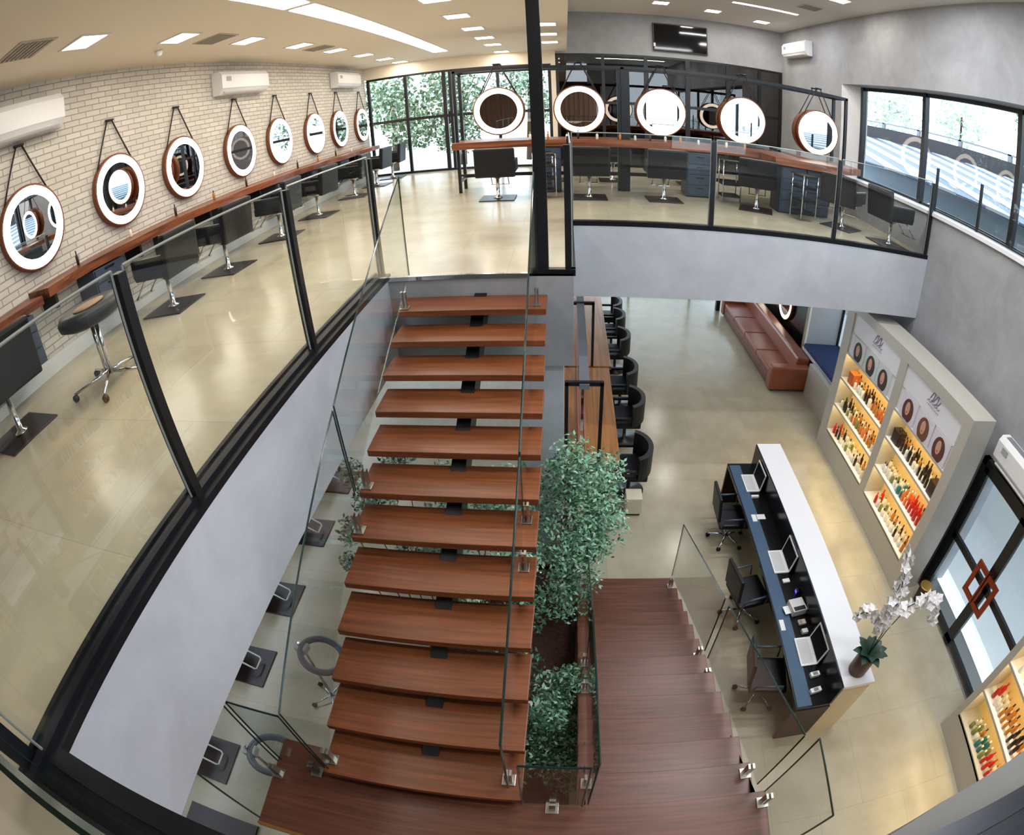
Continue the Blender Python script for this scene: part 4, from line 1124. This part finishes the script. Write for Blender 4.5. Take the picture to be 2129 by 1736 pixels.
def washchair():
    t = thing('wash_chair', 'x', 'wash chair')
    obj('base_plate', B().box(-.30, .34, -.30, .30, 0, .02, .005), M_plate, t)
    obj('pedestal', B().box(-.50, -.24, -.14, .14, .0, .32, .02), M_black, t)
    obj('seat', B().box(-.66, -.14, -.28, .28, .32, .48, .04), M_leather, t)
    obj('backrest', B().box(-.78, -.66, -.27, .27, .44, 1.05, .04, Matrix.Rotation(-.25, 3, 'Y')), M_leather, t)
    b = B().tube([(.0, -.10, .24), (.18, -.10, .12), (.20, -.08, .10), (.20, .08, .10), (.18, .10, .12), (.0, .10, .24)], .012, 6).tube([(-.28, 0, .06), (.0, -.10, .24)], .01, 6)
    obj('footrest', b, M_white, t)
    return t
wc = washchair()
for i, y in enumerate([6.9, 5.6, 4.17, 2.94, 1.42]):
    lb = 'black wash chair base plate and footrest under the left gallery, %s from the far end' % ['first', 'second', 'third', 'fourth', 'fifth'][i]
    if i == 0: wc.location = (-4.08, y, 0); wc['label'] = lb; wc['group'] = 'wash chairs under the left gallery'
    else: dup(wc, (-4.08, y, 0), 0, lb)

# ============================================================ OUTDOORS
def tree(label, base, crown, n, lsize, mats, group=None, seed=1, trunk=True):
    rnd = random.Random(seed); t = thing('tree', label, 'tree', base, 0, group)
    b = B(); b.tube([(0, 0, 0), (.1, 0, crown[0][2]-base[2])], .12, 7, r1=.06)
    obj('trunk', b, M_bark, t)
    b = B(); tot = sum(q[3]**2 for q in crown)
    for (x, y, z, r) in crown:
        for i in range(int(n*r*r/tot)):
            d = Vector((rnd.gauss(0, 1), rnd.gauss(0, 1), rnd.gauss(0, 1))).normalized()*r*(rnd.random()**.4)
            p = Vector((x-base[0], y-base[1], z-base[2]))+d; s = lsize*rnd.uniform(.6, 1.3)
            u = Vector((rnd.uniform(-1, 1), rnd.uniform(-1, 1), rnd.uniform(-1, 1))).normalized(); v = u.orthogonal().normalized()
            b.mi = 0 if rnd.random() < .6 else 1
            b.quad([p-u*s*.5, p+v*s*.3, p+u*s*.5, p-v*s*.3])
    obj('crown', b, mats, t)
TG = 'trees beyond the garden doors'
tree('leafy tree beyond the leftmost garden door', (-5.5, 17.5, 4.1), [(-5.6, 17.4, 6.6, 1.1), (-4.8, 17.2, 5.6, .9)], 2600, .16, [M_leafo, M_leafp], TG, 21)
tree('leafy tree beyond the sliding garden door with the handle', (-3.3, 17.8, 4.1), [(-3.5, 17.6, 6.7, 1.1), (-3.4, 17.4, 5.3, .9)], 2400, .16, [M_leafo, M_leafp], TG, 22)
tree('pale tree beyond the leftmost island mirror', (-1.2, 18.5, 4.1), [(-1.4, 18.4, 7.0, 1.0), (-.6, 18.6, 6.0, .7)], 1500, .15, [M_leafp, M_leafo], TG, 23)
tree('pale tree behind the neighbouring roof, far half of the ribbon window', (19, 22, 0), [(19, 22, 8.6, 1.6), (18, 27, 8.2, 2.0)], 1500, .3, [M_leafp, M_leafp], 'trees beyond the ribbon window', 24)
tree('pale tree behind the neighbouring roof, near half of the ribbon window', (18, 12, 0), [(17.5, 14, 8.6, 1.8), (18, 10.5, 8.6, 2.4)], 2600, .3, [M_leafp, M_leafo], 'trees beyond the ribbon window', 25)
tree('pale shrub below the ribbon window sill outside', (8.3, 6.5, 0), [(8.3, 6.6, 4.1, .7), (8.4, 5.2, 3.9, .8), (8.3, 8.4, 4.2, .6), (8.4, 10.5, 4.4, .5)], 3400, .14, [M_leafp, M_leafo], 'trees beyond the ribbon window', 26)
t = thing('neighbour_building', 'neighbouring building with ribbed white and grey roof sheets and a dark parapet band', 'building', (12, 12, 0))
obj('wall', B().box(9.5, 15, -2, 30, -.05, 5.2), mat('pale render', (150, 160, 172), .8), t, True)
b = B(); b2 = B()
for i in range(36):
    s0 = 4.2+i*.40; tgt = b if i % 2 == 0 else b2
    P = []
    for (xx, s1) in ((9.0, s0), (14.75, s0), (14.75, s0+.40), (9.0, s0+.40)):
        P.append((xx, 15+(xx-s1)/.345, 6.25+(xx-15)*.158))
    if P[0][1] > 34 or P[1][1] < -6: continue
    lo = [tgt.bm.verts.new((x, y, z-.05)) for x, y, z in P]; hi = [tgt.bm.verts.new((x, y, z+(.02 if i % 2 else 0))) for x, y, z in P]
    tgt.bm.faces.new(hi); tgt.bm.faces.new(lo[::-1])
    for q in range(4): tgt.bm.faces.new((lo[q], lo[(q+1) % 4], hi[(q+1) % 4], hi[q]))
obj('roof_sheet', b, M_roof, t, True); obj('roof_rib', b2, mat('white roof sheet', (180, 186, 196), .6), t, True)
obj('parapet_band', B().box(14.76, 14.95, -2, 34, 6.15, 6.78), mat('charcoal fascia band', (40, 34, 38), .6), t, True)
b = B()
for y in range(-1, 24, 3): b.box(14.80, 14.90, y, y+.2, 6.78, 7.05)
b.box(14.80, 14.88, -2, 34, 7.0, 7.06)
obj('parapet_rail', b, M_grey, t, True)

# ============================================================ LAMPS
# light given by the recessed panels (same places, sizes of the fittings)
for y in YL: area('downlight_and_fill', (-4.1, y, 7.465), (0, 0, 0), .34, .34, 7.5, WARM)
for y in [6.8, 8.25, 9.7, 11.1, 12.4, 14.1]: area('downlight_and_fill', (-1.5, y, 7.465), (0, 0, 0), .34, .34, 7.5, WARM)
area('strip_and_fill_glow', (-2.77, 7.2, 7.46), (0, 0, 0), .32, 11.4, 62, (1, .96, .9))
for x, y in ((2.24, 12.7), (3.53, 13.0), (4.9, 13.4), (4.97, 9.26)): area('downlight_and_fill', (x, y, 8.6), (0, 0, 0), .34, .34, 20, NEUT)
for y in (.66, 3.66, 6.66, 11.56): area('strip_and_fill_glow', (3.35 if y < 10 else 4.35, y, 8.6), (0, 0, 0), 3.4 if y < 10 else 1.5, .1, 120 if y < 10 else 40, (.93, .96, 1.0))  # stairwell strips are added fill; the far one is a real fitting
# unseen ground-floor fill lights added under the slabs, without fittings
GF_FILL = [(-4.2, 1.0, 3.38), (-4.2, 4.0, 3.38), (-4.2, 7.0, 3.38), (-4.2, 10.0, 3.38), (2.6, 8.6, 3.235), (2.6, 11.2, 3.235), (2.6, 13.8, 3.235), (-.8, 9.0, 3.235), (-.8, 12.0, 3.235), (4.3, -1.2, 3.38), (1.2, -1.2, 3.38)]
for i, (x, y, z) in enumerate(GF_FILL): area('downlight_and_fill', (x, y, z-.01), (0, 0, 0), .34, .34, 5 if x < 0 else 13, NEUT)
